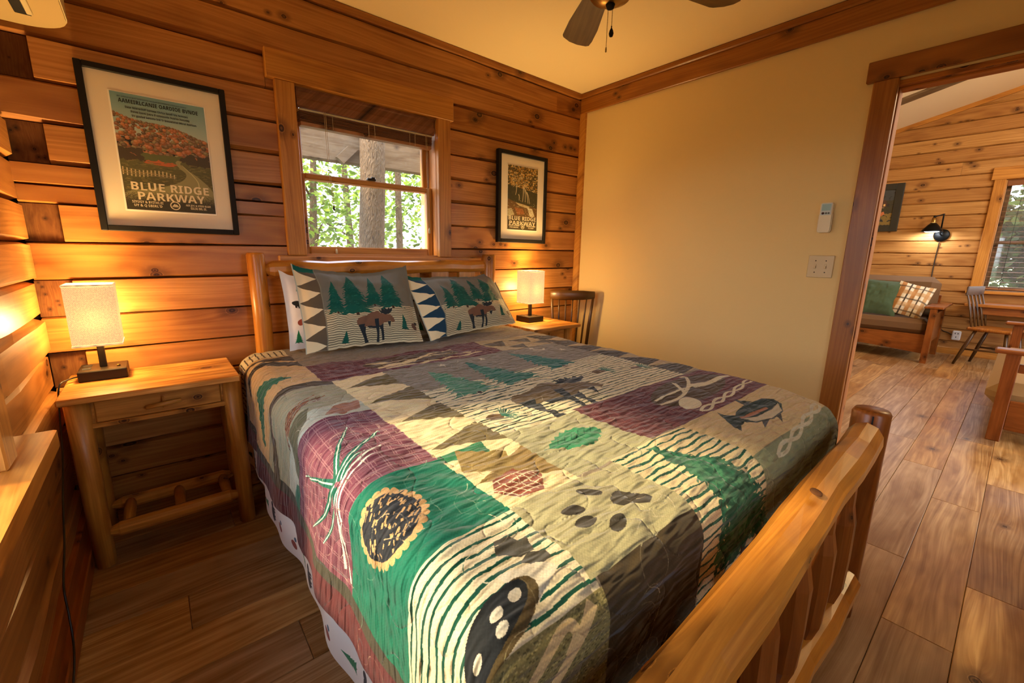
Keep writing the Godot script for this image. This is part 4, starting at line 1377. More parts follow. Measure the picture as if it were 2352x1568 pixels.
# ------------------------------------------------------------------ night stands and lamps
func nightstand(xl: float, xr: float, z0: float, z1: float, H: float, label: String) -> void:
	var n := thing("nightstand", label, "nightstand", Vector3((xl + xr) * 0.5, 0, (z0 + z1) * 0.5), "log night stands")
	var o := n.position
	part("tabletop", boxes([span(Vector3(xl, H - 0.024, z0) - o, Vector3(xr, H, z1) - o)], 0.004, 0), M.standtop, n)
	var a := xl + 0.035
	var b := xr - 0.02
	var fz := z1 - 0.115
	for e in [[a, fz], [b, fz], [a, z0 + 0.045], [b, z0 + 0.045]]:
		var x: float = e[0]
		var z: float = e[1]
		var s := 1.0 if x < o.x else -1.0
		part("leg", tube([Vector3(x, 0.0, z) - o, Vector3(x, H * 0.5, z) - o, Vector3(x + s * 0.002, H - 0.024, z) - o], [0.031, 0.034, 0.037], 10, 1.0, 0.02), M.stand, n)
	part("apron", boxes([
		span(Vector3(a, H - 0.15, z0 + 0.03) - o, Vector3(a + 0.018, H - 0.024, fz) - o), span(Vector3(b - 0.018, H - 0.15, z0 + 0.03) - o, Vector3(b, H - 0.024, fz) - o),
		span(Vector3(a, H - 0.15, z0 + 0.03) - o, Vector3(b, H - 0.024, z0 + 0.045) - o), span(Vector3(a, H - 0.15, fz - 0.02) - o, Vector3(b, H - 0.132, fz + 0.012) - o),
		span(Vector3(a, H - 0.04, fz - 0.02) - o, Vector3(b, H - 0.024, fz + 0.004) - o), span(Vector3(a, H - 0.135, fz - 0.02) - o, Vector3(a + 0.045, H - 0.03, fz + 0.003) - o), span(Vector3(b - 0.045, H - 0.135, fz - 0.02) - o, Vector3(b, H - 0.03, fz + 0.003) - o)], 0.002, 0), M.stand, n)
	var dr := part("drawer", boxes([span(Vector3(a + 0.046, H - 0.13, fz - 0.03) - o, Vector3(b - 0.046, H - 0.041, fz + 0.008) - o)], 0.003, 0), M.stand, n)
	var mx := (a + b) * 0.5 + 0.005
	part("handle", tube([Vector3(mx - 0.055, H - 0.096, fz + 0.032) - o, Vector3(mx, H - 0.09, fz + 0.034) - o, Vector3(mx + 0.055, H - 0.086, fz + 0.032) - o], [0.0085, 0.0095, 0.0085], 8), M.stand, dr)
	part("handle_peg", boxes([span(Vector3(mx - 0.005, H - 0.11, fz + 0.006) - o, Vector3(mx + 0.005, H - 0.062, fz + 0.026) - o)], 0.002, 1), M.stand, dr)
	# ladder shelf of pegged sticks
	var y := 0.135
	for z in [fz, z0 + 0.055]:
		part("shelf_rail", tube([Vector3(a, y, z) - o, Vector3(a + 0.05, y, z) - o, Vector3(a + 0.056, y, z) - o, Vector3(b - 0.056, y + 0.004, z) - o, Vector3(b - 0.05, y + 0.004, z) - o, Vector3(b, y + 0.004, z) - o], [0.008, 0.024, 0.028, 0.028, 0.024, 0.008], 10, 1.0, 0.03, false), M.stand, n)
	for t in [0.17, 0.52, 0.87]:
		var x := lerpf(a, b, t)
		part("shelf_rung", tube([Vector3(x, y + 0.005, fz) - o, Vector3(x, y + 0.005, (fz + z0) * 0.5) - o, Vector3(x, y + 0.005, z0 + 0.055) - o], [0.018, 0.021, 0.018], 10, 1.0, 0.03), M.stand, n)

func build_nightstands() -> void:
	nightstand(-3.03, -2.495, 0.02, 0.415, 0.715, "log nightstand with a peg-handled drawer in the corner left of the bed")
	nightstand(-0.835, -0.365, 0.02, 0.415, 0.742, "log nightstand between the bed and the cream wall")

func lamp(x: float, z: float, y: float, label: String) -> void:
	var l := thing("table_lamp", label, "lamp", Vector3(x, y, z), "bedside lamps")
	var hx := 0.071
	part("base", boxes([span(Vector3(-0.072, 0, -0.075), Vector3(0.072, 0.04, 0.075))], 0.003), M.bronze, l)
	part("stem", boxes([span(Vector3(-0.011, 0.04, -0.011), Vector3(0.011, 0.16, 0.011))], 0.002, 1), M.bronze, l)
	for e in [0.02, -0.035]:
		part("outlet", boxes([[Vector3(-0.049, 0.0405, e), Vector3(0.026, 0.002, 0.03)]], 0.001), M.darkhole, l)
	part("knob", lathe([Vector2(0.0, 0.0), Vector2(0.006, 0.0), Vector2(0.006, 0.006), Vector2(0.0, 0.007)], 12), M.brass, l, Vector3(0.045, 0.04, 0.02))
	# square linen shade, open above and below, with folded hems
	var sh := st_new()
	var y0 := 0.135
	var y1 := 0.372
	var c := [Vector2(-hx, hx), Vector2(hx, hx), Vector2(hx, -hx), Vector2(-hx, -hx)]
	for k in 4:
		var a: Vector2 = c[k]
		var b: Vector2 = c[(k + 1) % 4]
		for s in [1.0, 0.975]:
			var p := [Vector3(a.x * s, y0, a.y * s), Vector3(b.x * s, y0, b.y * s), Vector3(b.x * s, y1, b.y * s), Vector3(a.x * s, y1, a.y * s)]
			if s == 1.0:
				quad(sh, p[0], p[1], p[2], p[3], Vector2(k, 0), Vector2(k + 1, 0), Vector2(k + 1, 1.6), Vector2(k, 1.6))
			else:
				quad(sh, p[1], p[0], p[3], p[2], Vector2(k, 0), Vector2(k + 1, 0), Vector2(k + 1, 1.6), Vector2(k, 1.6))
		for yy in [y0, y1]:
			var dn: bool = yy == y0
			var p := [Vector3(a.x, yy, a.y), Vector3(b.x, yy, b.y), Vector3(b.x * 0.975, yy, b.y * 0.975), Vector3(a.x * 0.975, yy, a.y * 0.975)]
			if dn:
				quad(sh, p[3], p[2], p[1], p[0], Vector2.ZERO, Vector2.RIGHT, Vector2.ONE, Vector2.DOWN)
			else:
				quad(sh, p[0], p[1], p[2], p[3], Vector2.ZERO, Vector2.RIGHT, Vector2.ONE, Vector2.DOWN)
	var smesh := done(sh)
	if not M.has("shade"):
		var m := mat(Color(0.95, 0.88, 0.74), 0.9)
		m.backlight_enabled = true
		m.backlight = Color(0.24, 0.225, 0.20)
		m.albedo_texture = tex_of(weave_image(96, 0.3))
		m.emission_enabled = true
		m.emission = Color(1.0, 0.88, 0.62)
		m.emission_texture = m.albedo_texture
		m.emission_operator = BaseMaterial3D.EMISSION_OP_MULTIPLY
		m.emission_energy_multiplier = SHADE_GLOW
		M.shade = m
		var bm := mat(Color(1, 0.95, 0.85), 0.5)
		bm.emission_enabled = true
		bm.emission = Color(1.0, 0.82, 0.55)
		bm.emission_energy_multiplier = 6.0
		M.bulb = bm
	part("lamp_shade", smesh, M.shade, l)
	for yy in [y0, y1 - 0.007]:
		var hem := []
		for k in 4:
			var a: Vector2 = c[k] * 1.012
			var b: Vector2 = c[(k + 1) % 4] * 1.012
			hem.append(span(Vector3(minf(a.x, b.x) - 0.0008, yy, minf(a.y, b.y) - 0.0008), Vector3(maxf(a.x, b.x) + 0.0008, yy + 0.007, maxf(a.y, b.y) + 0.0008)))
		part("shade_hem", boxes(hem, 0.0004), M.shade, l)
	part("shade_spider", boxes([span(Vector3(-hx, 0.155, -0.002), Vector3(hx, 0.158, 0.002)), span(Vector3(-0.002, 0.155, -hx), Vector3(0.002, 0.158, hx))], 0.0005), M.bronze, l)
	part("bulb", lathe([Vector2(0.0, 0.16), Vector2(0.014, 0.16), Vector2(0.016, 0.185), Vector2(0.028, 0.215), Vector2(0.031, 0.235), Vector2(0.026, 0.256), Vector2(0.012, 0.268), Vector2(0, 0.27)], 16), M.bulb, l)
	var o := OmniLight3D.new()
	o.name = "lamp_light"
	o.light_color = LAMP_C
	o.light_energy = LAMP_E
	o.light_size = 0.03
	o.omni_range = 12.0
	o.omni_attenuation = 2.0
	o.shadow_enabled = true
	o.position = Vector3(0.0, 0.236, 0.012)
	l.add_child(o)
	# the bulb's own light leaves freely through the open top of the shade
	var u := SpotLight3D.new()
	u.name = "lamp_light_up"
	u.light_color = LAMP_C
	u.light_energy = LAMP_UP
	u.light_size = 0.06
	u.spot_angle = 52.0
	u.spot_angle_attenuation = 1.0
	u.spot_range = 12.0
	u.spot_attenuation = 2.0
	u.shadow_enabled = true
	u.position = Vector3(0.0, 0.29, 0.012)
	u.rotation.x = PI / 2
	l.add_child(u)

const SHADE_GLOW := 0.62
const LAMP_UP := 0.75

func build_lamps() -> void:
	lamp(-2.92, 0.105, 0.715, "lit square-shade lamp on the nightstand left of the bed")
	lamp(-0.592, 0.105, 0.742, "lit square-shade lamp on the nightstand beside the corner chair")
	# its flex runs over the table edge and down the log wall
	top("lamp_cord", tube(curve_pts3([Vector3(-2.99, 0.728, 0.12), Vector3(-3.02, 0.732, 0.18), Vector3(-3.04, 0.715, 0.22), Vector3(-3.05, 0.60, 0.24), Vector3(-3.044, 0.50, 0.36), Vector3(-3.04, 0.40, 0.52), Vector3(-3.04, 0.30, 0.62), Vector3(-3.035, 0.24, 0.76), Vector3(-3.03, 0.17, 0.80), Vector3(-3.024, 0.09, 0.86), Vector3(-3.02, 0.05, 1.0), Vector3(-3.02, 0.03, 1.2)]), rep(0.0028, 111), 7), M.cable, "thin brown flex of the lamp running down the log wall", "cord")

func curve_pts3(a: Array, n := 10) -> Array:
	var c := Curve3D.new()
	for i in a.size():
		var t: Vector3 = (a[min(i + 1, a.size() - 1)] - a[max(i - 1, 0)]) / 6.0
		c.add_point(a[i], -t, t)
	var out := []
	for i in n * (a.size() - 1) + 1:
		out.append(c.samplef(float(i) / n))
	return out

func rep(v: float, n: int) -> Array:
	var a := []
	a.resize(n)
	a.fill(v)
	return a

# ------------------------------------------------------------------ pictures, switch, remote, air conditioner
func text(parent: Node, s: String, h: float, at: Vector3, col: Color, wmax := 0.0, bold := true, serif := false) -> void:
	var t := TextMesh.new()
	var f := SystemFont.new()
	f.font_names = PackedStringArray(["Droid Serif" if serif else "Droid Sans"])
	f.font_weight = 700 if bold else 400
	t.font = f
	t.text = s
	t.font_size = 64
	t.pixel_size = h / 46.0
	t.depth = 0.0006
	t.curve_step = 2.0
	var key := "text%s" % col.to_html()
	if not M.has(key):
		M[key] = mat(col, 0.7)
	var o := part("lettering", t, M[key], parent, at)
	if wmax > 0.0:
		var w := t.get_aabb().size.x
		if w > 0.0:
			o.scale.x = wmax / w

func picture(called: String, label: String, c: Vector3, w: float, h: float, fw: float, depth: float, mat_l: float, mat_r: float, mat_t: float, mat_b: float, im: Image, frame_mat: Material) -> Node3D:
	# frame, mount, print; front towards +z, centred
	var o := thing(called, label, "picture", c)
	part("frame", boxes([span(Vector3(-w / 2, -h / 2, 0), Vector3(-w / 2 + fw, h / 2, depth)), span(Vector3(w / 2 - fw, -h / 2, 0), Vector3(w / 2, h / 2, depth)), span(Vector3(-w / 2 + fw, -h / 2, 0), Vector3(w / 2 - fw, -h / 2 + fw, depth)), span(Vector3(-w / 2 + fw, h / 2 - fw, 0), Vector3(w / 2 - fw, h / 2, depth))], 0.0025), frame_mat, o)
	part("mount", boxes([span(Vector3(-w / 2 + fw, -h / 2 + fw, 0.004), Vector3(w / 2 - fw, h / 2 - fw, depth - 0.012))], 0.0), M.mat_board, o)
	var a := Vector2(-w / 2 + mat_l, -h / 2 + mat_b)
	var b := Vector2(w / 2 - mat_r, h / 2 - mat_t)
	part("mount_edge", boxes([span(Vector3(a.x - 0.005, a.y - 0.006, 0.01), Vector3(b.x + 0.004, b.y + 0.004, depth - 0.0112))], 0.0005), mat(Color(0.95, 0.92, 0.84), 0.8), o)
	var st := st_new()
	var z := depth - 0.0108
	quad(st, Vector3(a.x, a.y, z), Vector3(b.x, a.y, z), Vector3(b.x, b.y, z), Vector3(a.x, b.y, z), Vector2(0, 1), Vector2(1, 1), Vector2(1, 0), Vector2(0, 0))
	quad(st, Vector3(b.x, a.y, z - 0.0004), Vector3(a.x, a.y, z - 0.0004), Vector3(a.x, b.y, z - 0.0004), Vector3(b.x, b.y, z - 0.0004), Vector2(0, 1), Vector2(1, 1), Vector2(1, 0), Vector2(0, 0))
	var m := mat(Color.WHITE, 0.6)
	m.albedo_texture = tex_of(im)
	m.texture_repeat = false
	part("print", done(st), m, o)
	return o

func poster_road() -> Image:
	var im := Image.create(600, 900, false, Image.FORMAT_RGB8)
	var r := RandomNumberGenerator.new()
	r.seed = 15
	for y in 330:
		im.fill_rect(Rect2i(0, y, 600, 1), Color8(112, 152, 152).lerp(Color8(176, 186, 166), y / 330.0))
	# wooded hill in autumn colours
	var hill := func(x: float) -> float:
		return 150.0 + x * 0.22 + 14.0 * sin(x * 0.013)
	for k in 900:
		var x := r.randf() * 600.0
		var y0: float = hill.call(x)
		var y := y0 + r.randf() ** 1.3 * (560.0 - y0)
		if k < 120:
			y = y0 + r.randf() * 18.0
		var s := lerpf(9.0, 26.0, clampf((y - 150.0) / 380.0, 0, 1))
		var c: Color = [Color8(166, 98, 54), Color8(142, 90, 54), Color8(112, 86, 54), Color8(182, 114, 64), Color8(96, 74, 48), Color8(128, 114, 70)][r.randi() % 6]
		img_disc(im, Vector2(x, y), s, s * 0.85, c.darkened(0.12 * r.randf()))
		img_disc(im, Vector2(x - s * 0.25, y - s * 0.3), s * 0.55, s * 0.45, c.lightened(0.14))
	for y in range(470, 900):
		var t := (y - 470) / 430.0
		im.fill_rect(Rect2i(0, y, 600, 1), Color8(96, 92, 48).lerp(Color8(66, 60, 26), t))
	img_poly(im, [Vector2(120, 500), Vector2(200, 478), Vector2(330, 490), Vector2(390, 520), Vector2(300, 530), Vector2(160, 520)], Color8(176, 92, 44))
	for k in 120:
		var x := r.randf() * 600.0
		var c := Color8(70, 58, 36) if x < 150 or x > 400 else Color8(92, 96, 52)
		img_disc(im, Vector2(x, 470 + r.randf_range(-50, 30) * (1.0 if absf(x - 300) > 150 else 0.4)), 22, 17, c)
	for k in 500:
		var p := Vector2(r.randf() * 600, r.randf_range(500, 800))
		img_line(im, [p, p + Vector2(r.randf_range(10, 40), r.randf_range(-4, 4))], 4, [Color8(112, 106, 56), Color8(74, 76, 38), Color8(128, 112, 62)][k % 3])
	img_poly(im, curve_pts([Vector2(372, 470), Vector2(356, 490), Vector2(376, 530), Vector2(420, 580), Vector2(380, 640), Vector2(250, 700), Vector2(0, 770), Vector2(0, 900), Vector2(600, 900), Vector2(600, 720), Vector2(520, 610), Vector2(430, 540), Vector2(388, 500), Vector2(402, 474)], 8), Color8(140, 132, 84))
	img_line(im, curve_pts([Vector2(396, 505), Vector2(470, 590), Vector2(500, 660), Vector2(480, 780)]), 3, Color8(190, 176, 120), 9)
	for k in 14:
		var x := 10.0 + k * 25.0
		var y := 625.0 + 10.0 * sin(k * 0.5)
		img_line(im, [Vector2(x, y), Vector2(x + 2, y - 62 + k * 2.0)], 8, Color8(190, 170, 122))
	img_line(im, [Vector2(0, 590), Vector2(350, 610)], 5, Color8(150, 126, 82))
	img_line(im, [Vector2(0, 610), Vector2(350, 622)], 5, Color8(128, 110, 74))
	for y in range(740, 900):
		var t := clampf((y - 740) / 90.0, 0, 1)
		for x in range(0, 600, 4):
			if r.randf() < t:
				im.fill_rect(Rect2i(x, y, 4, 1), Color8(62, 54, 22).lerp(Color8(44, 38, 14), r.randf()))
	return im

func poster_falls() -> Image:
	var im := Image.create(400, 620, false, Image.FORMAT_RGB8)
	var r := RandomNumberGenerator.new()
	r.seed = 25
	im.fill(Color8(84, 70, 34))
	for k in 900:
		var y := r.randf() * 260.0
		var c: Color = [Color8(170, 120, 40), Color8(196, 150, 70), Color8(110, 88, 40), Color8(70, 62, 34), Color8(206, 180, 120)][r.randi() % 5]
		img_disc(im, Vector2(r.randf() * 400, y), r.randf_range(4, 14), r.randf_range(3, 9), c)
	img_poly(im, [Vector2(0, 190), Vector2(120, 200), Vector2(220, 215), Vector2(400, 240), Vector2(400, 400), Vector2(0, 330)], Color8(62, 58, 30))
	for k in 160:
		var p := Vector2(r.randf() * 400, r.randf_range(190, 400))
		img_line(im, [p, p + Vector2(r.randf_range(-20, 20), r.randf_range(4, 16))], 3, Color8(92, 84, 46) if k % 2 else Color8(48, 46, 24))
	for e in [[200, 190, 196, 340], [214, 200, 232, 340], [228, 215, 270, 350], [110, 190, 102, 280], [140, 270, 150, 330], [250, 240, 290, 350]]:
		img_line(im, curve_pts([Vector2(e[0], e[1]), Vector2((e[0] + e[2]) * 0.5 + 6, (e[1] + e[3]) * 0.5 - 10), Vector2(e[2], e[3])]), 9, Color8(206, 192, 150), 5)
	for k in 70:
		var p := Vector2(r.randf_range(70, 250), r.randf_range(90, 200))
		img_line(im, [p, p + Vector2(r.randf_range(-30, 30), r.randf_range(-10, 22))], 3, Color8(186, 172, 130))
	img_poly(im, [Vector2(0, 320), Vector2(100, 350), Vector2(220, 360), Vector2(300, 380), Vector2(400, 390), Vector2(400, 500), Vector2(0, 500)], Color8(106, 76, 34))
	img_poly(im, [Vector2(100, 350), Vector2(300, 380), Vector2(270, 400), Vector2(150, 380)], Color8(190, 170, 120))
	img_poly(im, [Vector2(260, 390), Vector2(330, 400), Vector2(370, 480), Vector2(300, 480)], Color8(206, 194, 156))
	img_poly(im, [Vector2(90, 400), Vector2(200, 410), Vector2(230, 460), Vector2(130, 470)], Color8(150, 92, 44))
	img_poly(im, [Vector2(0, 420), Vector2(50, 410), Vector2(90, 470), Vector2(0, 500)], Color8(176, 164, 124))
	for k in 200:
		var p := Vector2(r.randf() * 400, r.randf_range(330, 500))
		img_line(im, [p, p + Vector2(r.randf_range(-16, 22), r.randf_range(-5, 5))], 3, [Color8(70, 56, 28), Color8(140, 108, 60), Color8(190, 176, 130)][k % 3])
	im.fill_rect(Rect2i(0, 490, 400, 130), Color8(72, 60, 30))
	return im

func ring_badge(parent: Node, at: Vector3, r: float, col: Color) -> void:
	var st := st_new()
	for k in 24:
		var a := Vector3(cos(TAU * k / 24), sin(TAU * k / 24), 0)
		var b := Vector3(cos(TAU * (k + 1) / 24), sin(TAU * (k + 1) / 24), 0)
		quad(st, a * r * 0.8, a * r, b * r, b * r * 0.8, Vector2.ZERO, Vector2.RIGHT, Vector2.ONE, Vector2.DOWN)
	for p in [[-0.6, -0.1, 0.0, 0.5, 0.1, -0.1], [-0.1, -0.1, 0.25, 0.35, 0.65, -0.1]]:
		tri(st, Vector3(p[0], p[1], 0) * r, Vector3(p[4], p[5], 0) * r, Vector3(p[2], p[3], 0) * r, Vector2.ZERO, Vector2.RIGHT, Vector2.ONE)
	quad(st, Vector3(-0.65, -0.32, 0) * r, Vector3(0.65, -0.32, 0) * r, Vector3(0.6, -0.16, 0) * r, Vector3(-0.6, -0.16, 0) * r, Vector2.ZERO, Vector2.RIGHT, Vector2.ONE, Vector2.DOWN)
	part("badge", done(st), M["text%s" % col.to_html()], parent, at)

func build_wall_things() -> void:
	var cream := Color(0.87, 0.80, 0.64)
	var ink := Color(0.05, 0.06, 0.06)
	var p := picture("framed_poster", "large black-framed poster of an autumn road above the left lamp", Vector3(-2.6265, 1.605, 0.004), 0.474, 0.622, 0.0225, 0.032, 0.089, 0.083, 0.088, 0.089, poster_road(), M.black)
	# print spans x -0.148..0.154, y -0.222..0.223
	var z := 0.0214
	var lx := 0.003
	text(p, "AAMEIRLCANIE OARDIOE BVNOE", 0.0145, Vector3(lx, 0.194, z), ink, 0.255)
	text(p, "Dase Bderocksff bonose Chrisa Isnell Uts Acnoses", 0.0075, Vector3(lx - 0.01, 0.172, z), ink, 0.20)
	text(p, "Danes Isanti Jusra Il ostassunie Dusrkis Itasunny", 0.0075, Vector3(lx, 0.158, z), ink, 0.19)
	text(p, "Un guolad betsots Ind Tr bosustanst Mkral Asoltam", 0.0075, Vector3(lx + 0.012, 0.143, z), ink, 0.21)
	text(p, "an onononestroonsoos oononanosasns nonoonstanr", 0.004, Vector3(lx - 0.02, 0.209, z), ink, 0.22, false)
	text(p, "BLUE RIDGE", 0.031, Vector3(lx + 0.002, -0.128, z), cream, 0.262)
	text(p, "PARKWAY", 0.031, Vector3(lx, -0.166, z), cream, 0.226)
	text(p, "SIYUGY & BYITHI.EI", 0.0095, Vector3(lx - 0.082, -0.190, z), cream, 0.10)
	text(p, "UY & Q SBIRL'D", 0.0095, Vector3(lx - 0.082, -0.204, z), cream, 0.09)
	text(p, "AER JIYC & UYIED BL&IE", 0.0075, Vector3(lx + 0.09, -0.192, z), cream, 0.09)
	text(p, "GSL3G BRL EE.", 0.0095, Vector3(lx + 0.09, -0.204, z), cream, 0.058)
	ring_badge(p, Vector3(lx + 0.008, -0.197, z), 0.0175, cream)
	var p2 := picture("framed_poster", "small black-framed waterfall poster right of the window", Vector3(-0.618, 1.618, 0.004), 0.461, 0.614, 0.026, 0.032, 0.090, 0.088, 0.088, 0.092, poster_falls(), M.black)
	# print spans x -0.14..0.142, y -0.215..0.219
	text(p2, "BLUE RIDGE", 0.027, Vector3(0.001, -0.135, z), cream, 0.262)
	text(p2, "PARKWAY", 0.027, Vector3(0.0, -0.169, z), cream, 0.25)
	text(p2, "SMYUIT & BTIRMS", 0.0085, Vector3(-0.078, -0.186, z), cream, 0.10)
	text(p2, "SYNI MEISYL", 0.0085, Vector3(-0.078, -0.199, z), cream, 0.085)
	text(p2, "TRANIS SYMIS", 0.0085, Vector3(0.085, -0.186, z), cream, 0.09)
	text(p2, "TIL EURY", 0.0085, Vector3(0.085, -0.199, z), cream, 0.055)
	ring_badge(p2, Vector3(0.004, -0.192, z), 0.0165, cream)
	# light switch: plate, two toggles, four screws; front towards -x
	var s := thing("light_switch", "ivory double light switch plate beside the doorway", "switch", Vector3(0, 1.195, 1.731))
	var turn := Vector3(0, -PI / 2, 0)
	part("plate", boxes([span(Vector3(-0.058, -0.058, 0.0), Vector3(0.058, 0.058, 0.006))], 0.004), M.ivory, s, Vector3.ZERO, turn)
	for x in [-0.023, 0.023]:
		part("toggle", boxes([span(Vector3(x - 0.005, -0.012, 0.005), Vector3(x + 0.005, 0.012, 0.0075)), span(Vector3(x - 0.004, -0.009, 0.007), Vector3(x + 0.004, 0.003, 0.014))], 0.001), M.ivory, s, Vector3.ZERO, turn)
		for y in [-0.03, 0.03]:
			part("screw", lathe([Vector2(0.003, 0.0), Vector2(0.003, 0.001), Vector2(0.0, 0.0015)], 8), M.bronze, s, Vector3(-0.006, y, x), Vector3(0, 0, PI / 2))
	# remote in its wall cradle
	var rm := thing("remote_control", "ivory air-conditioner remote in its wall cradle above the switch", "remote", Vector3(0, 1.445, 1.722))
	var rr := func(w: float, h: float, d: float, r: float) -> ArrayMesh:
		var pts := []
		for k in 4:
			var cc := Vector2([1, -1, -1, 1][k] * (w / 2 - r), [1, 1, -1, -1][k] * (h / 2 - r))
			for j in 5:
				pts.append(cc + Vector2.from_angle(k * PI / 2 + j * PI / 8) * r)
		return prism(pts, d)
	part("cradle", rr.call(0.062, 0.10, 0.016, 0.012), M.ivory, rm, Vector3(0, -0.026, 0), turn)
	part("body", rr.call(0.054, 0.148, 0.022, 0.010), M.white_plastic, rm, Vector3(0, 0, 0), turn)
	part("screen_bezel", rr.call(0.046, 0.058, 0.0235, 0.004), mat(Color(0.72, 0.74, 0.70), 0.4), rm, Vector3(0, 0.041, 0), turn)
	part("screen", rr.call(0.038, 0.032, 0.0242, 0.002), mat(Color(0.55, 0.66, 0.62), 0.2), rm, Vector3(0, 0.050, 0), turn)
	part("button", lathe([Vector2(0.006, 0.0), Vector2(0.006, 0.002), Vector2(0.0, 0.0026)], 12), mat(Color(0.25, 0.10, 0.09), 0.5), rm, Vector3(-0.0235, 0.021, -0.012), Vector3(0, 0, PI / 2))
	for zz in [0.002, 0.013]:
		part("button", lathe([Vector2(0.0045, 0.0), Vector2(0.0045, 0.002), Vector2(0.0, 0.0026)], 12), mat(Color(0.36, 0.36, 0.34), 0.5), rm, Vector3(-0.0235, 0.021, zz), Vector3(0, 0, PI / 2))
	# wall air conditioner over the left window
	var ac := thing("air_conditioner", "cream wall air conditioner at the top of the left log wall", "air conditioner", Vector3(-3.062, 1.995, 0.55))
	var pl := [Vector2(0.0, -0.52)]
	for k in 9:
		pl.append(Vector2(0.075, -0.39) + Vector2(sin(k * PI / 16) * 0.135, -cos(k * PI / 16) * 0.13))
	pl.append(Vector2(0.21, 0.35))
	pl.append(Vector2(0.0, 0.35))
	part("body", prism(pl, 0.28, Transform3D(Basis(Vector3.RIGHT, Vector3(0, 0, 1), Vector3.UP), Vector3.ZERO)), M.white_plastic, ac)
	part("base_rim", prism(pl.map(func(v: Vector2) -> Vector2: return v * Vector2(0.985, 0.985)), 0.008, Transform3D(Basis(Vector3.RIGHT, Vector3(0, 0, 1), Vector3.UP), Vector3(0, -0.008, 0))), M.ivory, ac)
	part("outlet", boxes([span(Vector3(0.085, -0.012, -0.40), Vector3(0.125, 0.02, 0.25))], 0.002), M.darkhole, ac)
	part("louver", boxes([span(Vector3(0.115, -0.016, -0.38), Vector3(0.13, -0.01, 0.25))], 0.002), M.white_plastic, ac)

func build_fan() -> void:
	# five-bladed ceiling fan with a bowl below and two pull chains
	var f := thing("ceiling_fan", "ceiling fan with five dark wood blades and pull chains", "ceiling fan", Vector3(-1.40, 2.20, 1.36))
	part("downrod", bar(Vector3(0, 0.1, 0), Vector3(0, 0.247, 0), 0.014), M.bronze, f)
	part("canopy", lathe([Vector2(0.02, 0.2), Vector2(0.06, 0.225), Vector2(0.068, 0.247), Vector2(0, 0.247)], 24), M.bronze, f)
	part("motor", lathe([Vector2(0.0, -0.055), Vector2(0.07, -0.05), Vector2(0.11, -0.02), Vector2(0.12, 0.02), Vector2(0.11, 0.07), Vector2(0.06, 0.105), Vector2(0.0, 0.11)], 28), M.bronze, f)
	part("bowl", lathe([Vector2(0.0, -0.118), Vector2(0.03, -0.116), Vector2(0.065, -0.10), Vector2(0.085, -0.075), Vector2(0.09, -0.05), Vector2(0.0, -0.05)], 28), M.brass, f)
	part("switch_cap", lathe([Vector2(0.0, -0.135), Vector2(0.012, -0.130), Vector2(0.016, -0.118), Vector2(0.0, -0.11)], 16), M.black, f)
	for k in 5:
		var a := deg_to_rad(55.0 - 72.0 * k)
		var b := Basis(Vector3.UP, a)
		var pts := []
		for e in [[0.14, 0.034], [0.22, 0.048], [0.40, 0.066], [0.515, 0.070]]:
			pts.append(Vector2(e[0], e[1]))
		pts.append_array([Vector2(0.53, 0.063), Vector2(0.553, 0.03), Vector2(0.56, -0.01), Vector2(0.552, -0.05), Vector2(0.54, -0.062)])
		for e in [[0.50, -0.066], [0.40, -0.064], [0.22, -0.046], [0.14, -0.034]]:
			pts.append(Vector2(e[0], e[1]))
		var bl := part("blade", prism(pts, 0.006, Transform3D(Basis(Vector3.RIGHT, Vector3(0, 0, -1), Vector3.UP).rotated(Vector3.RIGHT, 0.2), Vector3(0, 0.0, 0))), M.fanblade, f)
		bl.basis = b
		part("bracket", boxes([span(Vector3(0.09, -0.006, -0.02), Vector3(0.2, 0.0, 0.02))], 0.002), M.bronze, bl)
	var chain := func(x: float, z: float, y0: float, y1: float) -> void:
		var st := st_new(true)
		var y := y0
		while y > y1:
			add_tube(st, [Vector3(x, y + 0.0018, z), Vector3(x, y, z), Vector3(x, y - 0.0018, z)], [0.0006, 0.0019, 0.0006], 6)
			y -= 0.0046
		part("pull_chain", done(st), M.brass, f)
	chain.call(0.004, -0.012, -0.125, -0.245)
	part("chain_end", lathe([Vector2(0, -0.262), Vector2(0.0028, -0.260), Vector2(0.0028, -0.25), Vector2(0.0015, -0.244), Vector2(0, -0.244)], 8), M.brass, f, Vector3(0.004, 0, -0.012))
	chain.call(0.018, -0.004, -0.12, -0.178)
	part("chain_weight", lathe([Vector2(0, -0.212), Vector2(0.006, -0.209), Vector2(0.0085, -0.2), Vector2(0.006, -0.19), Vector2(0.002, -0.182), Vector2(0.002, -0.176), Vector2(0, -0.176)], 14), M.black, f, Vector3(0.018, 0, -0.004))

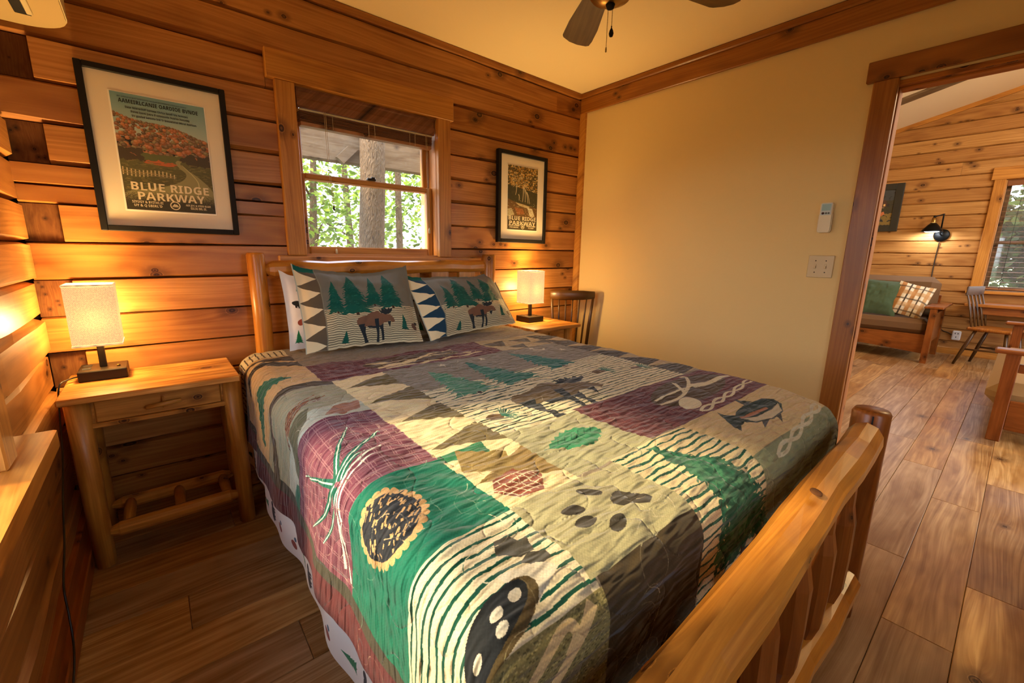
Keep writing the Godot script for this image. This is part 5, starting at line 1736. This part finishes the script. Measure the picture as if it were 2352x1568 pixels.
# ------------------------------------------------------------------ chair in the corner, and the room beyond the door
func build_corner_chair() -> void:
	var c := thing("spindle_chair", "dark spindle-back chair wedged between the right nightstand and the cream wall", "chair", Vector3(-0.2, 0, 0.16))
	# built along its own x, then turned to stand across the corner
	var g := c
	var w := 0.165
	part("crest_rail", tube([Vector3(-w - 0.01, 0.925, -0.035), Vector3(-w * 0.5, 0.925, -0.05), Vector3(0, 0.925, -0.054), Vector3(w * 0.5, 0.925, -0.05), Vector3(w + 0.012, 0.925, -0.035)], [0.028, 0.036, 0.037, 0.038, 0.034], 10, 0.32), M.chair, g)
	for x in [-w, w]:
		part("back_post", tube([Vector3(x * 0.82, 0.44, 0.01), Vector3(x * 0.9, 0.68, -0.01), Vector3(x, 0.91, -0.036)], [0.013, 0.014, 0.010], 8), M.chair, g)
	for k in 5:
		var x := lerpf(-w, w, (k + 1) / 6.0)
		part("spindle", tube([Vector3(x * 0.82, 0.44, 0.01), Vector3(x * 0.9, 0.68, -0.016), Vector3(x, 0.90, -0.044)], [0.006, 0.008, 0.005], 7), M.chair, g)
	part("seat", boxes([span(Vector3(-w, 0.42, -0.0), Vector3(w, 0.45, 0.11))], 0.01), M.chair, g)
	for x in [-w * 0.8, w * 0.8]:
		for z in [0.015, 0.095]:
			part("leg", bar(Vector3(x, 0.43, z), Vector3(x * 1.05, 0.0, z), 0.013, 8), M.chair, g)
	c.rotation.y = PI - 0.60

func cushion(w: float, h: float, th: float, sd: int) -> ArrayMesh:
	return pillow_mesh(w, h, th, 0.01, 0.0, sd)

func build_living() -> void:
	build_corner_chair()
	var cloth := mat(Color(0.42, 0.30, 0.17), 0.95)
	cloth.rim_enabled = true
	cloth.rim = 0.3
	# sofa by the far wall
	var s := thing("sofa", "wood-framed sofa with brown cushions against the far log wall", "sofa", Vector3(5.0, 0, 0.85))
	var o := s.position
	for z in [1.79, -0.17]:
		part("arm_top", boxes([span(Vector3(4.46, 0.672, z - 0.085) - o, Vector3(5.42, 0.70, z + 0.085) - o)], 0.006, 0), M.sofawood, s)
		for x in [4.50, 5.34]:
			part("leg", prism([Vector2(x - 0.05, 0.0), Vector2(x + 0.03, 0.0), Vector2(x + 0.06, 0.672), Vector2(x - 0.03, 0.672)], 0.06, Transform3D(Basis.IDENTITY, Vector3(-o.x, 0, z - 0.03 - o.z)), true), M.sofawood, s)
		part("arm_panel", boxes([span(Vector3(4.54, 0.24, z - 0.012) - o, Vector3(5.36, 0.60, z + 0.012) - o)], 0.003, 0), M.sofawood, s)
	var pr := []
	for k in 13:
		var t := k / 12.0
		pr.append(Vector2(lerpf(-0.14, 1.76, t), 0.11 + 0.05 * sin(PI * t)))
	pr.append_array([Vector2(1.76, 0.345), Vector2(-0.14, 0.345)])
	part("front_rail", prism(pr, 0.03, Transform3D(Basis(Vector3(0, 0, 1), Vector3.UP, Vector3(-1, 0, 0)), Vector3(4.545, 0, 0) - Vector3(o.x, 0, o.z))), M.sofawood, s)
	part("back_panel", boxes([span(Vector3(5.30, 0.2, -0.14) - o, Vector3(5.33, 0.8, 1.76) - o)], 0.003, 2), M.sofawood, s)
	part("seat_cushion", boxes([span(Vector3(4.50, 0.35, -0.13) - o, Vector3(5.25, 0.525, 1.75) - o)], 0.05), cloth, s)
	var bc := part("back_cushion", boxes([[Vector3.ZERO, Vector3(0.2, 0.56, 1.88)]], 0.085), cloth, s, Vector3(5.12, 0.76, 0.81) - o, Vector3(0, 0, -0.22))
	# cushions on the sofa, front towards -x
	var place := func(bl: Vector3, br: Vector3, tl: Vector3, th: float, m: Material, label: String, sd: int) -> void:
		var t := lean_frame(bl, br, tl)
		var w := bl.distance_to(br)
		var h := (tl - bl).dot(t.basis.y)
		var p := top("throw_pillow", cushion(w, h, th, sd), m, label, "pillow", Vector3.ZERO, "cushions on the sofa")
		p.transform = Transform3D(t.basis, bl + t.basis.x * w * 0.5 + t.basis.y * h * 0.5)
	var gm := mat(Color(0.25, 0.31, 0.19), 0.95)
	gm.rim_enabled = true
	gm.rim = 0.5
	place.call(Vector3(4.60, 0.545, 1.0), Vector3(4.64, 0.52, 1.42), Vector3(4.84, 0.99, 1.06), 0.16, gm, "dark green velvet cushion on the sofa in front of the plaid one", 4)
	var im := Image.create(256, 256, false, Image.FORMAT_RGB8)
	im.fill(lin([214, 198, 164]))
	for e in [[20, 34, [176, 122, 66]], [84, 12, [70, 56, 40]], [120, 30, [178, 128, 74]], [178, 10, [84, 66, 46]], [214, 26, [190, 146, 92]]]:
		im.fill_rect(Rect2i(e[0], 0, e[1], 256), lin(e[2]))
	for e in [[30, 12, [78, 62, 44]], [70, 30, [182, 132, 78]], [130, 12, [70, 56, 40]], [168, 34, [186, 140, 88]], [226, 10, [84, 66, 46]]]:
		for y in e[1]:
			for x in 256:
				im.set_pixel(x, e[0] + y, im.get_pixel(x, e[0] + y).lerp(lin(e[2]), 0.62))
	var plm := mat(Color.WHITE, 0.95)
	plm.albedo_texture = tex_of(im)
	place.call(Vector3(4.66, 0.585, 1.31), Vector3(4.68, 0.505, 1.66), Vector3(4.86, 0.97, 1.43), 0.14, plm, "brown and cream plaid cushion at the right end of the sofa", 9)
	place.call(Vector3(4.66, 0.52, 0.62), Vector3(4.70, 0.52, 1.02), Vector3(4.92, 0.95, 0.70), 0.13, mat(Color(0.8, 0.74, 0.62), 0.95), "cream cushion at the left behind the green one", 11)
	# painting
	var pim := Image.create(256, 288, false, Image.FORMAT_RGB8)
	pim.fill(lin([38, 40, 40]))
	var r := RandomNumberGenerator.new()
	r.seed = 3
	for k in 500:
		var y := r.randf() * 288.0
		img_disc(pim, Vector2(r.randf() * 256, y), 12, 8, lin([62, 66, 66]) if y < 90 else lin([58, 54, 32]) if y < 190 else lin([128, 104, 48]))
	img_poly(pim, [Vector2(70, 130), Vector2(70, 100), Vector2(120, 66), Vector2(200, 80), Vector2(215, 110), Vector2(210, 140)], lin([74, 46, 34]))
	img_poly(pim, [Vector2(150, 70), Vector2(166, 40), Vector2(174, 44), Vector2(168, 120), Vector2(158, 118)], lin([150, 116, 92]))
	for e in [[90, 108], [120, 106], [192, 112]]:
		pim.fill_rect(Rect2i(e[0], e[1], 12, 18), lin([230, 186, 110]))
	img_line(pim, [Vector2(80, 138), Vector2(200, 142)], 5, lin([150, 130, 100]))
	img_poly(pim, [Vector2(170, 190), Vector2(200, 172), Vector2(210, 196), Vector2(182, 214)], lin([196, 112, 66]))
	img_line(pim, [Vector2(130, 200), Vector2(160, 210)], 6, lin([160, 150, 116]))
	var pc := picture("framed_painting", "dark-framed painting of a lit cabin on the far log wall", Vector3(5.545, 1.981, 0.83), 0.62, 0.66, 0.085, 0.04, 0.085, 0.085, 0.085, 0.085, pim, mat(Color(0.16, 0.15, 0.11), 0.5))
	pc.rotation.y = -PI / 2
	# sconce
	var k := thing("wall_sconce", "black swing-arm wall lamp glowing over the sofa", "lamp", Vector3(5.55, 1.587, 1.611))
	part("wall_plate", lathe([Vector2(0.0, 0.0), Vector2(0.082, 0.0), Vector2(0.082, 0.018), Vector2(0.07, 0.03), Vector2(0.0, 0.034)], 24), M.blackmetal, k, Vector3.ZERO, Vector3(0, 0, PI / 2))
	part("arm", tube([Vector3(-0.03, 0.0, 0.0), Vector3(-0.075, 0.01, -0.01), Vector3(-0.08, 0.26, -0.012), Vector3(-0.08, 0.275, -0.012)], [0.009, 0.009, 0.009, 0.013], 8), M.blackmetal, k)
	part("swing_arm", tube([Vector3(-0.08, 0.27, -0.012), Vector3(-0.16, 0.235, -0.088)], [0.007, 0.007], 8), M.blackmetal, k)
	part("joint", lathe([Vector2(0, -0.016), Vector2(0.014, -0.012), Vector2(0.014, 0.012), Vector2(0, 0.016)], 12), M.blackmetal, k, Vector3(-0.16, 0.235, -0.088))
	part("socket", lathe([Vector2(0.0, 0.0), Vector2(0.024, 0.0), Vector2(0.026, 0.012), Vector2(0.022, 0.07), Vector2(0.0, 0.072)], 16), M.brass, k, Vector3(-0.16, 0.152, -0.088))
	part("shade", lathe([Vector2(0.03, 0.155), Vector2(0.055, 0.125), Vector2(0.106, 0.058), Vector2(0.114, 0.040), Vector2(0.109, 0.040), Vector2(0.101, 0.058), Vector2(0.051, 0.12), Vector2(0.027, 0.15), Vector2(0.03, 0.155)], 28), M.blackmetal, k, Vector3(-0.16, 0.0, -0.088))
	var bm := mat(Color(1, 1, 1), 0.5)
	bm.emission_enabled = true
	bm.emission = Color(0.95, 0.97, 1.0)
	bm.emission_energy_multiplier = 8.0
	part("bulb", lathe([Vector2(0.0, 0.034), Vector2(0.06, 0.036), Vector2(0.085, 0.048), Vector2(0.06, 0.08), Vector2(0.02, 0.10), Vector2(0.0, 0.10)], 18), bm, k, Vector3(-0.16, 0.0, -0.088))
	var ol := OmniLight3D.new()
	ol.name = "sconce_light"
	ol.light_color = Color(0.92, 0.95, 1.0)
	ol.light_energy = 0.5
	ol.light_size = 0.04
	ol.omni_range = 10.0
	ol.omni_attenuation = 2.0
	ol.shadow_enabled = true
	ol.position = Vector3(-0.16, 0.07, -0.088)
	k.add_child(ol)
	top("sconce_cord", tube(curve_pts3([Vector3(5.53, 1.50, 1.605), Vector3(5.54, 1.3, 1.598), Vector3(5.535, 1.05, 1.60), Vector3(5.535, 0.85, 1.62), Vector3(5.535, 0.5, 1.70), Vector3(5.53, 0.33, 1.80), Vector3(5.53, 0.29, 1.88), Vector3(5.53, 0.255, 1.935)]), rep(0.006, 71), 6), M.cable, "thin dark cord running down the logs from the wall lamp", "cord")
	var ot := thing("wall_outlet", "white plug adapter on the far log wall near the floor", "outlet", Vector3(5.55, 0.262, 1.965))
	part("adapter", boxes([span(Vector3(-0.045, -0.062, -0.042), Vector3(0.0, 0.062, 0.042))], 0.01), mat(Color(0.88, 0.86, 0.82), 0.4), ot)
	for e in [[0.028, -0.014], [0.028, 0.014], [-0.02, 0.0]]:
		part("socket_hole", boxes([span(Vector3(-0.0465, e[0] - 0.009, e[1] - 0.004), Vector3(-0.044, e[0] + 0.009, e[1] + 0.004))], 0.0005), M.darkhole, ot)
	# window of the far wall with its blind
	var w := struct_base("window_3", "wood-cased window with a lowered blind in the far log wall", "window")
	part("side_casing", boxes([span(Vector3(5.52, 0.87, 1.985), Vector3(5.555, 2.255, 2.085))], 0.004, 1), M.casing, w)
	part("side_casing", boxes([span(Vector3(5.52, 0.87, 3.195), Vector3(5.555, 2.255, 3.295))], 0.004, 1), M.casing, w)
	part("head_casing", boxes([span(Vector3(5.515, 2.25, 1.955), Vector3(5.555, 2.40, 3.325))], 0.004, 2), M.casing, w)
	part("stool", boxes([span(Vector3(5.48, 0.84, 1.955), Vector3(5.56, 0.875, 3.325))], 0.004, 2), M.casing, w)
	part("jamb", boxes([span(Vector3(5.55, 0.87, 2.08), Vector3(5.8, 2.26, 2.098)), span(Vector3(5.55, 0.87, 3.182), Vector3(5.8, 2.26, 3.2)), span(Vector3(5.55, 2.242, 2.08), Vector3(5.8, 2.262, 3.2)), span(Vector3(5.55, 0.86, 2.08), Vector3(5.8, 0.878, 3.2))], 0.002), M.livlog[0], w)
	var sa := part("sash", boxes([span(Vector3(5.66, 0.88, 2.098), Vector3(5.69, 2.242, 2.14)), span(Vector3(5.66, 0.88, 3.14), Vector3(5.69, 2.242, 3.182)), span(Vector3(5.66, 2.2, 2.14), Vector3(5.69, 2.242, 3.14)), span(Vector3(5.66, 0.88, 2.14), Vector3(5.69, 0.925, 3.14)), span(Vector3(5.655, 1.47, 2.14), Vector3(5.69, 1.51, 3.14))], 0.003), M.porch, w)
	part("pane", boxes([span(Vector3(5.673, 0.92, 2.135), Vector3(5.677, 2.205, 3.145))], 0.0), M.glass, sa)
	var b := thing("window_blind", "wood slat blind lowered over the far room's window", "blind", Vector3(5.60, 0.9, 2.64))
	part("valance", boxes([span(Vector3(-0.05, 1.27, -0.54), Vector3(-0.035, 1.34, 0.54))], 0.004, 2), M.blind, b)
	for j in 20:
		part("slat", boxes([[Vector3.ZERO, Vector3(0.036, 0.003, 1.07)]], 0.0008, 2), M.blindpale, b, Vector3(-0.018, 0.03 + j * 0.0625, 0.0), Vector3(0, 0, 0.06))
	for z in [-0.40, 0.0, 0.40]:
		part("ladder_cord", boxes([span(Vector3(-0.037, 0.0, z - 0.002), Vector3(-0.0345, 1.27, z + 0.002))], 0.0), M.bronze, b)
	part("bottom_rail", boxes([span(Vector3(-0.037, -0.005, -0.535), Vector3(0.0, 0.015, 0.535))], 0.002, 2), M.blindpale, b)
	# table under the window, chair, and the sofa at the right edge
	var t := thing("table", "narrow wood table along the wall under the far window", "table", Vector3(5.25, 0, 2.75))
	part("tabletop", boxes([span(Vector3(-0.27, 0.70, -0.75), Vector3(0.27, 0.735, 0.75))], 0.006, 2), M.chairseat, t)
	part("apron", boxes([span(Vector3(-0.22, 0.61, -0.68), Vector3(0.22, 0.70, 0.70))], 0.004, 2), M.sofawood, t)
	for x in [-0.19, 0.19]:
		for z in [0.1, 0.67]:
			part("leg", boxes([span(Vector3(x - 0.03, 0, z - 0.03), Vector3(x + 0.03, 0.62, z + 0.03))], 0.005, 1), M.sofawood, t)
	var c := thing("slat_chair", "dark slat-back chair with a honey wood seat at the window table", "chair", Vector3(4.86, 0, 2.32))
	c.rotation.y = -0.32
	part("seat", boxes([span(Vector3(-0.2, 0.435, -0.19), Vector3(0.2, 0.475, 0.2))], 0.014, 0), M.chairseat, c)
	part("crest_rail", boxes([span(Vector3(-0.19, 0.84, -0.27), Vector3(0.19, 0.95, -0.25))], 0.008, 0), M.chair, c)
	for j in 5:
		var x := -0.165 + j * 0.0825
		part("back_slat", tube([Vector3(x, 0.47, -0.16), Vector3(x, 0.66, -0.20), Vector3(x, 0.86, -0.26)], [0.016, 0.02, 0.014], 8, 0.5), M.chair, c)
	for e in [[-0.15, -0.12, -0.19, -0.24], [0.15, -0.12, 0.19, -0.24], [-0.15, 0.14, -0.19, 0.2], [0.15, 0.14, 0.19, 0.2]]:
		part("leg", tube([Vector3(e[2], 0.0, e[3]), Vector3((e[0] + e[2]) / 2, 0.22, (e[1] + e[3]) / 2), Vector3(e[0], 0.44, e[1])], [0.014, 0.021, 0.016], 8), M.chair, c)
	part("stretcher", bar(Vector3(-0.17, 0.2, -0.18), Vector3(-0.17, 0.22, 0.17), 0.01, 8), M.chair, c)
	part("stretcher", bar(Vector3(0.17, 0.2, -0.18), Vector3(0.17, 0.22, 0.17), 0.01, 8), M.chair, c)
	var f := thing("sofa", "wood-framed sofa with tan cushions at the right, seen end on through the doorway", "sofa", Vector3(2.8, 0, 2.95))
	var fo := f.position
	var tan_cloth := mat(Color(0.62, 0.50, 0.33), 0.95)
	for x in [1.73, 3.87]:
		part("arm_top", boxes([span(Vector3(x - 0.06, 0.625, 2.385) - fo, Vector3(x + 0.06, 0.655, 3.35) - fo)], 0.008, 2), M.sofawood, f)
		part("leg", boxes([span(Vector3(x - 0.03, 0.0, 2.44) - fo, Vector3(x + 0.03, 0.626, 2.51) - fo)], 0.004, 1), M.sofawood, f)
		part("leg", boxes([span(Vector3(x - 0.03, 0.0, 3.2) - fo, Vector3(x + 0.03, 0.626, 3.27) - fo)], 0.004, 1), M.sofawood, f)
		part("side_panel", boxes([span(Vector3(x - 0.014, 0.09, 2.51) - fo, Vector3(x + 0.014, 0.30, 3.2) - fo)], 0.003, 2), M.sofawood, f)
		part("side_rail", boxes([span(Vector3(x - 0.014, 0.50, 2.51) - fo, Vector3(x + 0.014, 0.56, 3.2) - fo)], 0.003, 2), M.sofawood, f)
	part("front_rail", boxes([span(Vector3(1.76, 0.10, 2.46) - fo, Vector3(3.84, 0.22, 2.49) - fo)], 0.004, 0), M.sofawood, f)
	part("seat_cushion", boxes([span(Vector3(1.76, 0.22, 2.385) - fo, Vector3(3.84, 0.41, 3.2) - fo)], 0.075), tan_cloth, f)
	part("back_cushion", boxes([[Vector3.ZERO, Vector3(2.06, 0.6, 0.2)]], 0.085), tan_cloth, f, Vector3(2.8, 0.66, 3.13) - fo, Vector3(0.2, 0, 0))
	# lamp added to brighten the far room, above and right of the view
	var cl := thing("added_pendant_lamp", "round white glass lamp added to brighten the far room, outside the picture", "lamp", Vector3(2.9, 2.75, 3.5))
	var gm2 := mat(Color(0.95, 0.9, 0.8), 0.4)
	gm2.emission_enabled = true
	gm2.emission = Color(1.0, 0.85, 0.62)
	gm2.emission_energy_multiplier = 3.0
	part("globe", lathe([Vector2(0, -0.14), Vector2(0.08, -0.12), Vector2(0.14, -0.03), Vector2(0.14, 0.03), Vector2(0.08, 0.12), Vector2(0.03, 0.14), Vector2(0, 0.14)], 24), gm2, cl)
	part("rod", bar(Vector3(0, 0.14, 0), Vector3(0, 0.94, 0), 0.012), M.blackmetal, cl)
	var pl := OmniLight3D.new()
	pl.name = "added_pendant_light"
	pl.light_color = Color(1.0, 0.84, 0.60)
	pl.light_energy = 2.4
	pl.light_size = 0.1
	pl.omni_range = 14.0
	pl.omni_attenuation = 2.0
	pl.shadow_enabled = true
	cl.add_child(pl)
	# glass doors added at the end of the far room for its daylight
	var gd := struct_base("door_2", "glass patio doors added to bring daylight into the far room, outside the picture", "door")
	var fr := []
	for x in [0.62, 1.87, 3.11, 4.38]:
		fr.append(span(Vector3(x - 0.04, 0.0, 4.64), Vector3(x + 0.04, 2.14, 4.70)))
	fr.append(span(Vector3(0.62, 2.07, 4.645), Vector3(4.38, 2.15, 4.695)))
	fr.append(span(Vector3(0.62, 0.0, 4.645), Vector3(4.38, 0.09, 4.695)))
	part("frame", boxes(fr, 0.004), M.casing, gd)
	for x in [0.66, 1.91, 3.15]:
		part("pane", boxes([span(Vector3(x, 0.08, 4.668), Vector3(x + 1.18, 2.08, 4.672))], 0.0), M.glass, gd)

# ------------------------------------------------------------------ outside
func leaf_mesh() -> ArrayMesh:
	var st := st_new()
	var p := [Vector3(0, 0, 0), Vector3(0.35, 0.06, 0.32), Vector3(0.18, 0.03, 0.75), Vector3(0, -0.05, 1.0), Vector3(-0.18, 0.03, 0.75), Vector3(-0.35, 0.06, 0.32)]
	for k in [[0, 1, 2], [0, 2, 3], [0, 3, 4], [0, 4, 5]]:
		tri(st, p[k[0]], p[k[2]], p[k[1]], Vector2.ZERO, Vector2.RIGHT, Vector2.ONE)
	return done(st)

func tree(called: String, label: String, at: Vector3, h: float, r: float, lean: Vector2, crowns: Array, leaves: int, size: float, cols: Array, sd: int) -> void:
	# crowns = [centre, radii] in the tree's own space
	var t := thing(called, label, "tree", at, "trees outside the window")
	var g := RandomNumberGenerator.new()
	g.seed = sd
	part("trunk", tube([Vector3(0, -0.3, 0), Vector3(lean.x * 0.3, h * 0.4, lean.y * 0.3), Vector3(lean.x, h, lean.y)], [r * 1.15, r * 0.9, r * 0.4], 12, 1.0, 0.06), M.bark, t)
	for c in crowns:
		var a := Vector3(lean.x * 0.4, clampf(c[0].y - 0.5, 0.3, h), lean.y * 0.4)
		part("branch", tube([a, a.lerp(c[0], 0.5) + Vector3(0, 0.1, 0), c[0]], [r * 0.3, r * 0.2, r * 0.08], 7), M.bark, t)
	var mm := MultiMesh.new()
	mm.transform_format = MultiMesh.TRANSFORM_3D
	mm.use_colors = true
	mm.mesh = M.leaf
	mm.instance_count = leaves
	for i in leaves:
		var c: Array = crowns[i % crowns.size()]
		var d := Vector3(g.randfn(0, 0.42), g.randfn(0, 0.42), g.randfn(0, 0.42))
		var p: Vector3 = c[0] + d * c[1]
		var b := Basis.from_euler(Vector3(g.randf_range(-0.9, 0.9), g.randf() * TAU, g.randf_range(-0.9, 0.9))).scaled(Vector3.ONE * size * g.randf_range(0.6, 1.25))
		mm.set_instance_transform(i, Transform3D(b, p))
		var k: Color = cols[g.randi() % cols.size()]
		mm.set_instance_color(i, k.darkened(g.randf() * 0.25).srgb_to_linear())
	var o := MultiMeshInstance3D.new()
	o.name = "foliage"
	o.multimesh = mm
	o.material_override = M.leafmat
	o.set_meta("kind", "stuff")
	t.add_child(o, true)

func build_outside() -> void:
	M.leaf = leaf_mesh()
	var lm := mat(Color.WHITE, 0.6)
	lm.vertex_color_use_as_albedo = true
	lm.backlight_enabled = true
	lm.backlight = Color(1.2, 1.2, 0.9)
	M.leafmat = lm
	struct("ground", boxes([span(Vector3(-40, -1.2, -40), Vector3(40, -0.9, 40))], 0.0), mat(Color(0.30, 0.30, 0.18), 0.95), "leafy forest ground round the cabin", "ground")
	# porch: beam and rough-barked post
	var pb := thing("porch_beam", "grey weathered porch beam above the view in the bed window", "beam", Vector3(-1.0, 2.03, -1.78))
	part("beam", boxes([span(Vector3(-3.0, 0.0, -0.1), Vector3(4.0, 0.32, 0.0))], 0.01, 0), M.porch, pb)
	part("brace", prism([Vector2(0, 0), Vector2(0.16, 0.16), Vector2(0.05, 0.16), Vector2(-0.06, 0.05)], 0.05, Transform3D(Basis.IDENTITY, Vector3(-0.27, -0.02, 0.01))), M.porch, pb)
	top("porch_post", tube([Vector3(-1.10, -1.0, -1.62), Vector3(-1.09, 0.4, -1.62), Vector3(-1.085, 1.28, -1.62), Vector3(-1.05, 1.8, -1.62), Vector3(-1.03, 2.34, -1.62)], [0.13, 0.122, 0.118, 0.112, 0.112], 20, 1.0, 0.04), M.bark, "thick rough-barked trunk post standing just outside the bed window", "post")
	var gr := [Color(0.54, 0.64, 0.28), Color(0.62, 0.72, 0.34), Color(0.44, 0.56, 0.24), Color(0.70, 0.76, 0.42), Color(0.34, 0.44, 0.18)]
	tree("tree", "leafy tree left of the trunk post outside the bed window", Vector3(-0.9, -0.9, -4.6), 5.0, 0.07, Vector2(0.3, 0.0), [[Vector3(0.3, 2.6, 0), Vector3(1.2, 1.0, 1.0)], [Vector3(-0.3, 3.4, 0.2), Vector3(1.2, 0.9, 1.0)], [Vector3(0.6, 4.3, 0.0), Vector3(1.4, 0.8, 1.0)]], 2000, 0.11, gr, 1)
	tree("tree", "thin straight tree right of the trunk post outside the bed window", Vector3(0.32, -0.9, -4.0), 7.0, 0.055, Vector2(0.05, 0.0), [[Vector3(0.3, 2.7, -0.4), Vector3(1.0, 0.8, 0.8)], [Vector3(0.2, 3.6, -0.5), Vector3(1.0, 0.8, 0.8)], [Vector3(0.3, 4.6, 0), Vector3(1.2, 0.8, 1.0)]], 1500, 0.10, gr, 2)
	tree("tree", "pale green tree farthest back outside the bed window", Vector3(1.2, -0.9, -8.5), 7.0, 0.09, Vector2(-0.2, 0.0), [[Vector3(-1.4, 3.0, 0), Vector3(2.0, 1.4, 1.2)], [Vector3(0.4, 3.0, 0.0), Vector3(2.0, 1.3, 1.2)], [Vector3(-0.5, 4.6, 0), Vector3(2.4, 1.2, 1.2)], [Vector3(1.4, 4.2, 0), Vector3(1.8, 1.2, 1.2)]], 4000, 0.13, [gr[1], gr[3], Color(0.56, 0.68, 0.34)], 3)
	tree("tree", "leafy tree farther left along the porch, hidden from the bed window", Vector3(-3.6, -0.9, -6.0), 6.0, 0.08, Vector2(0.2, 0.0), [[Vector3(0.2, 2.6, 0), Vector3(1.8, 1.3, 1.2)], [Vector3(-0.6, 4.0, 0.2), Vector3(1.8, 1.2, 1.2)], [Vector3(0.9, 4.2, 0.0), Vector3(1.8, 1.2, 1.2)]], 3000, 0.13, gr, 7)
	tree("bush", "green bush outside the far room's window", Vector3(9.2, -0.9, 3.1), 3.0, 0.06, Vector2(0, 0), [[Vector3(0, 2.2, 0), Vector3(0.8, 1.0, 1.2)], [Vector3(0.2, 3.2, 0.3), Vector3(0.8, 0.9, 1.2)], [Vector3(0.1, 2.6, -0.8), Vector3(0.8, 1.0, 1.0)]], 7000, 0.17, [Color(0.30, 0.36, 0.22), Color(0.38, 0.44, 0.28), Color(0.20, 0.26, 0.15)], 5)  # leaf colours darkened to give the foliage its porch shade
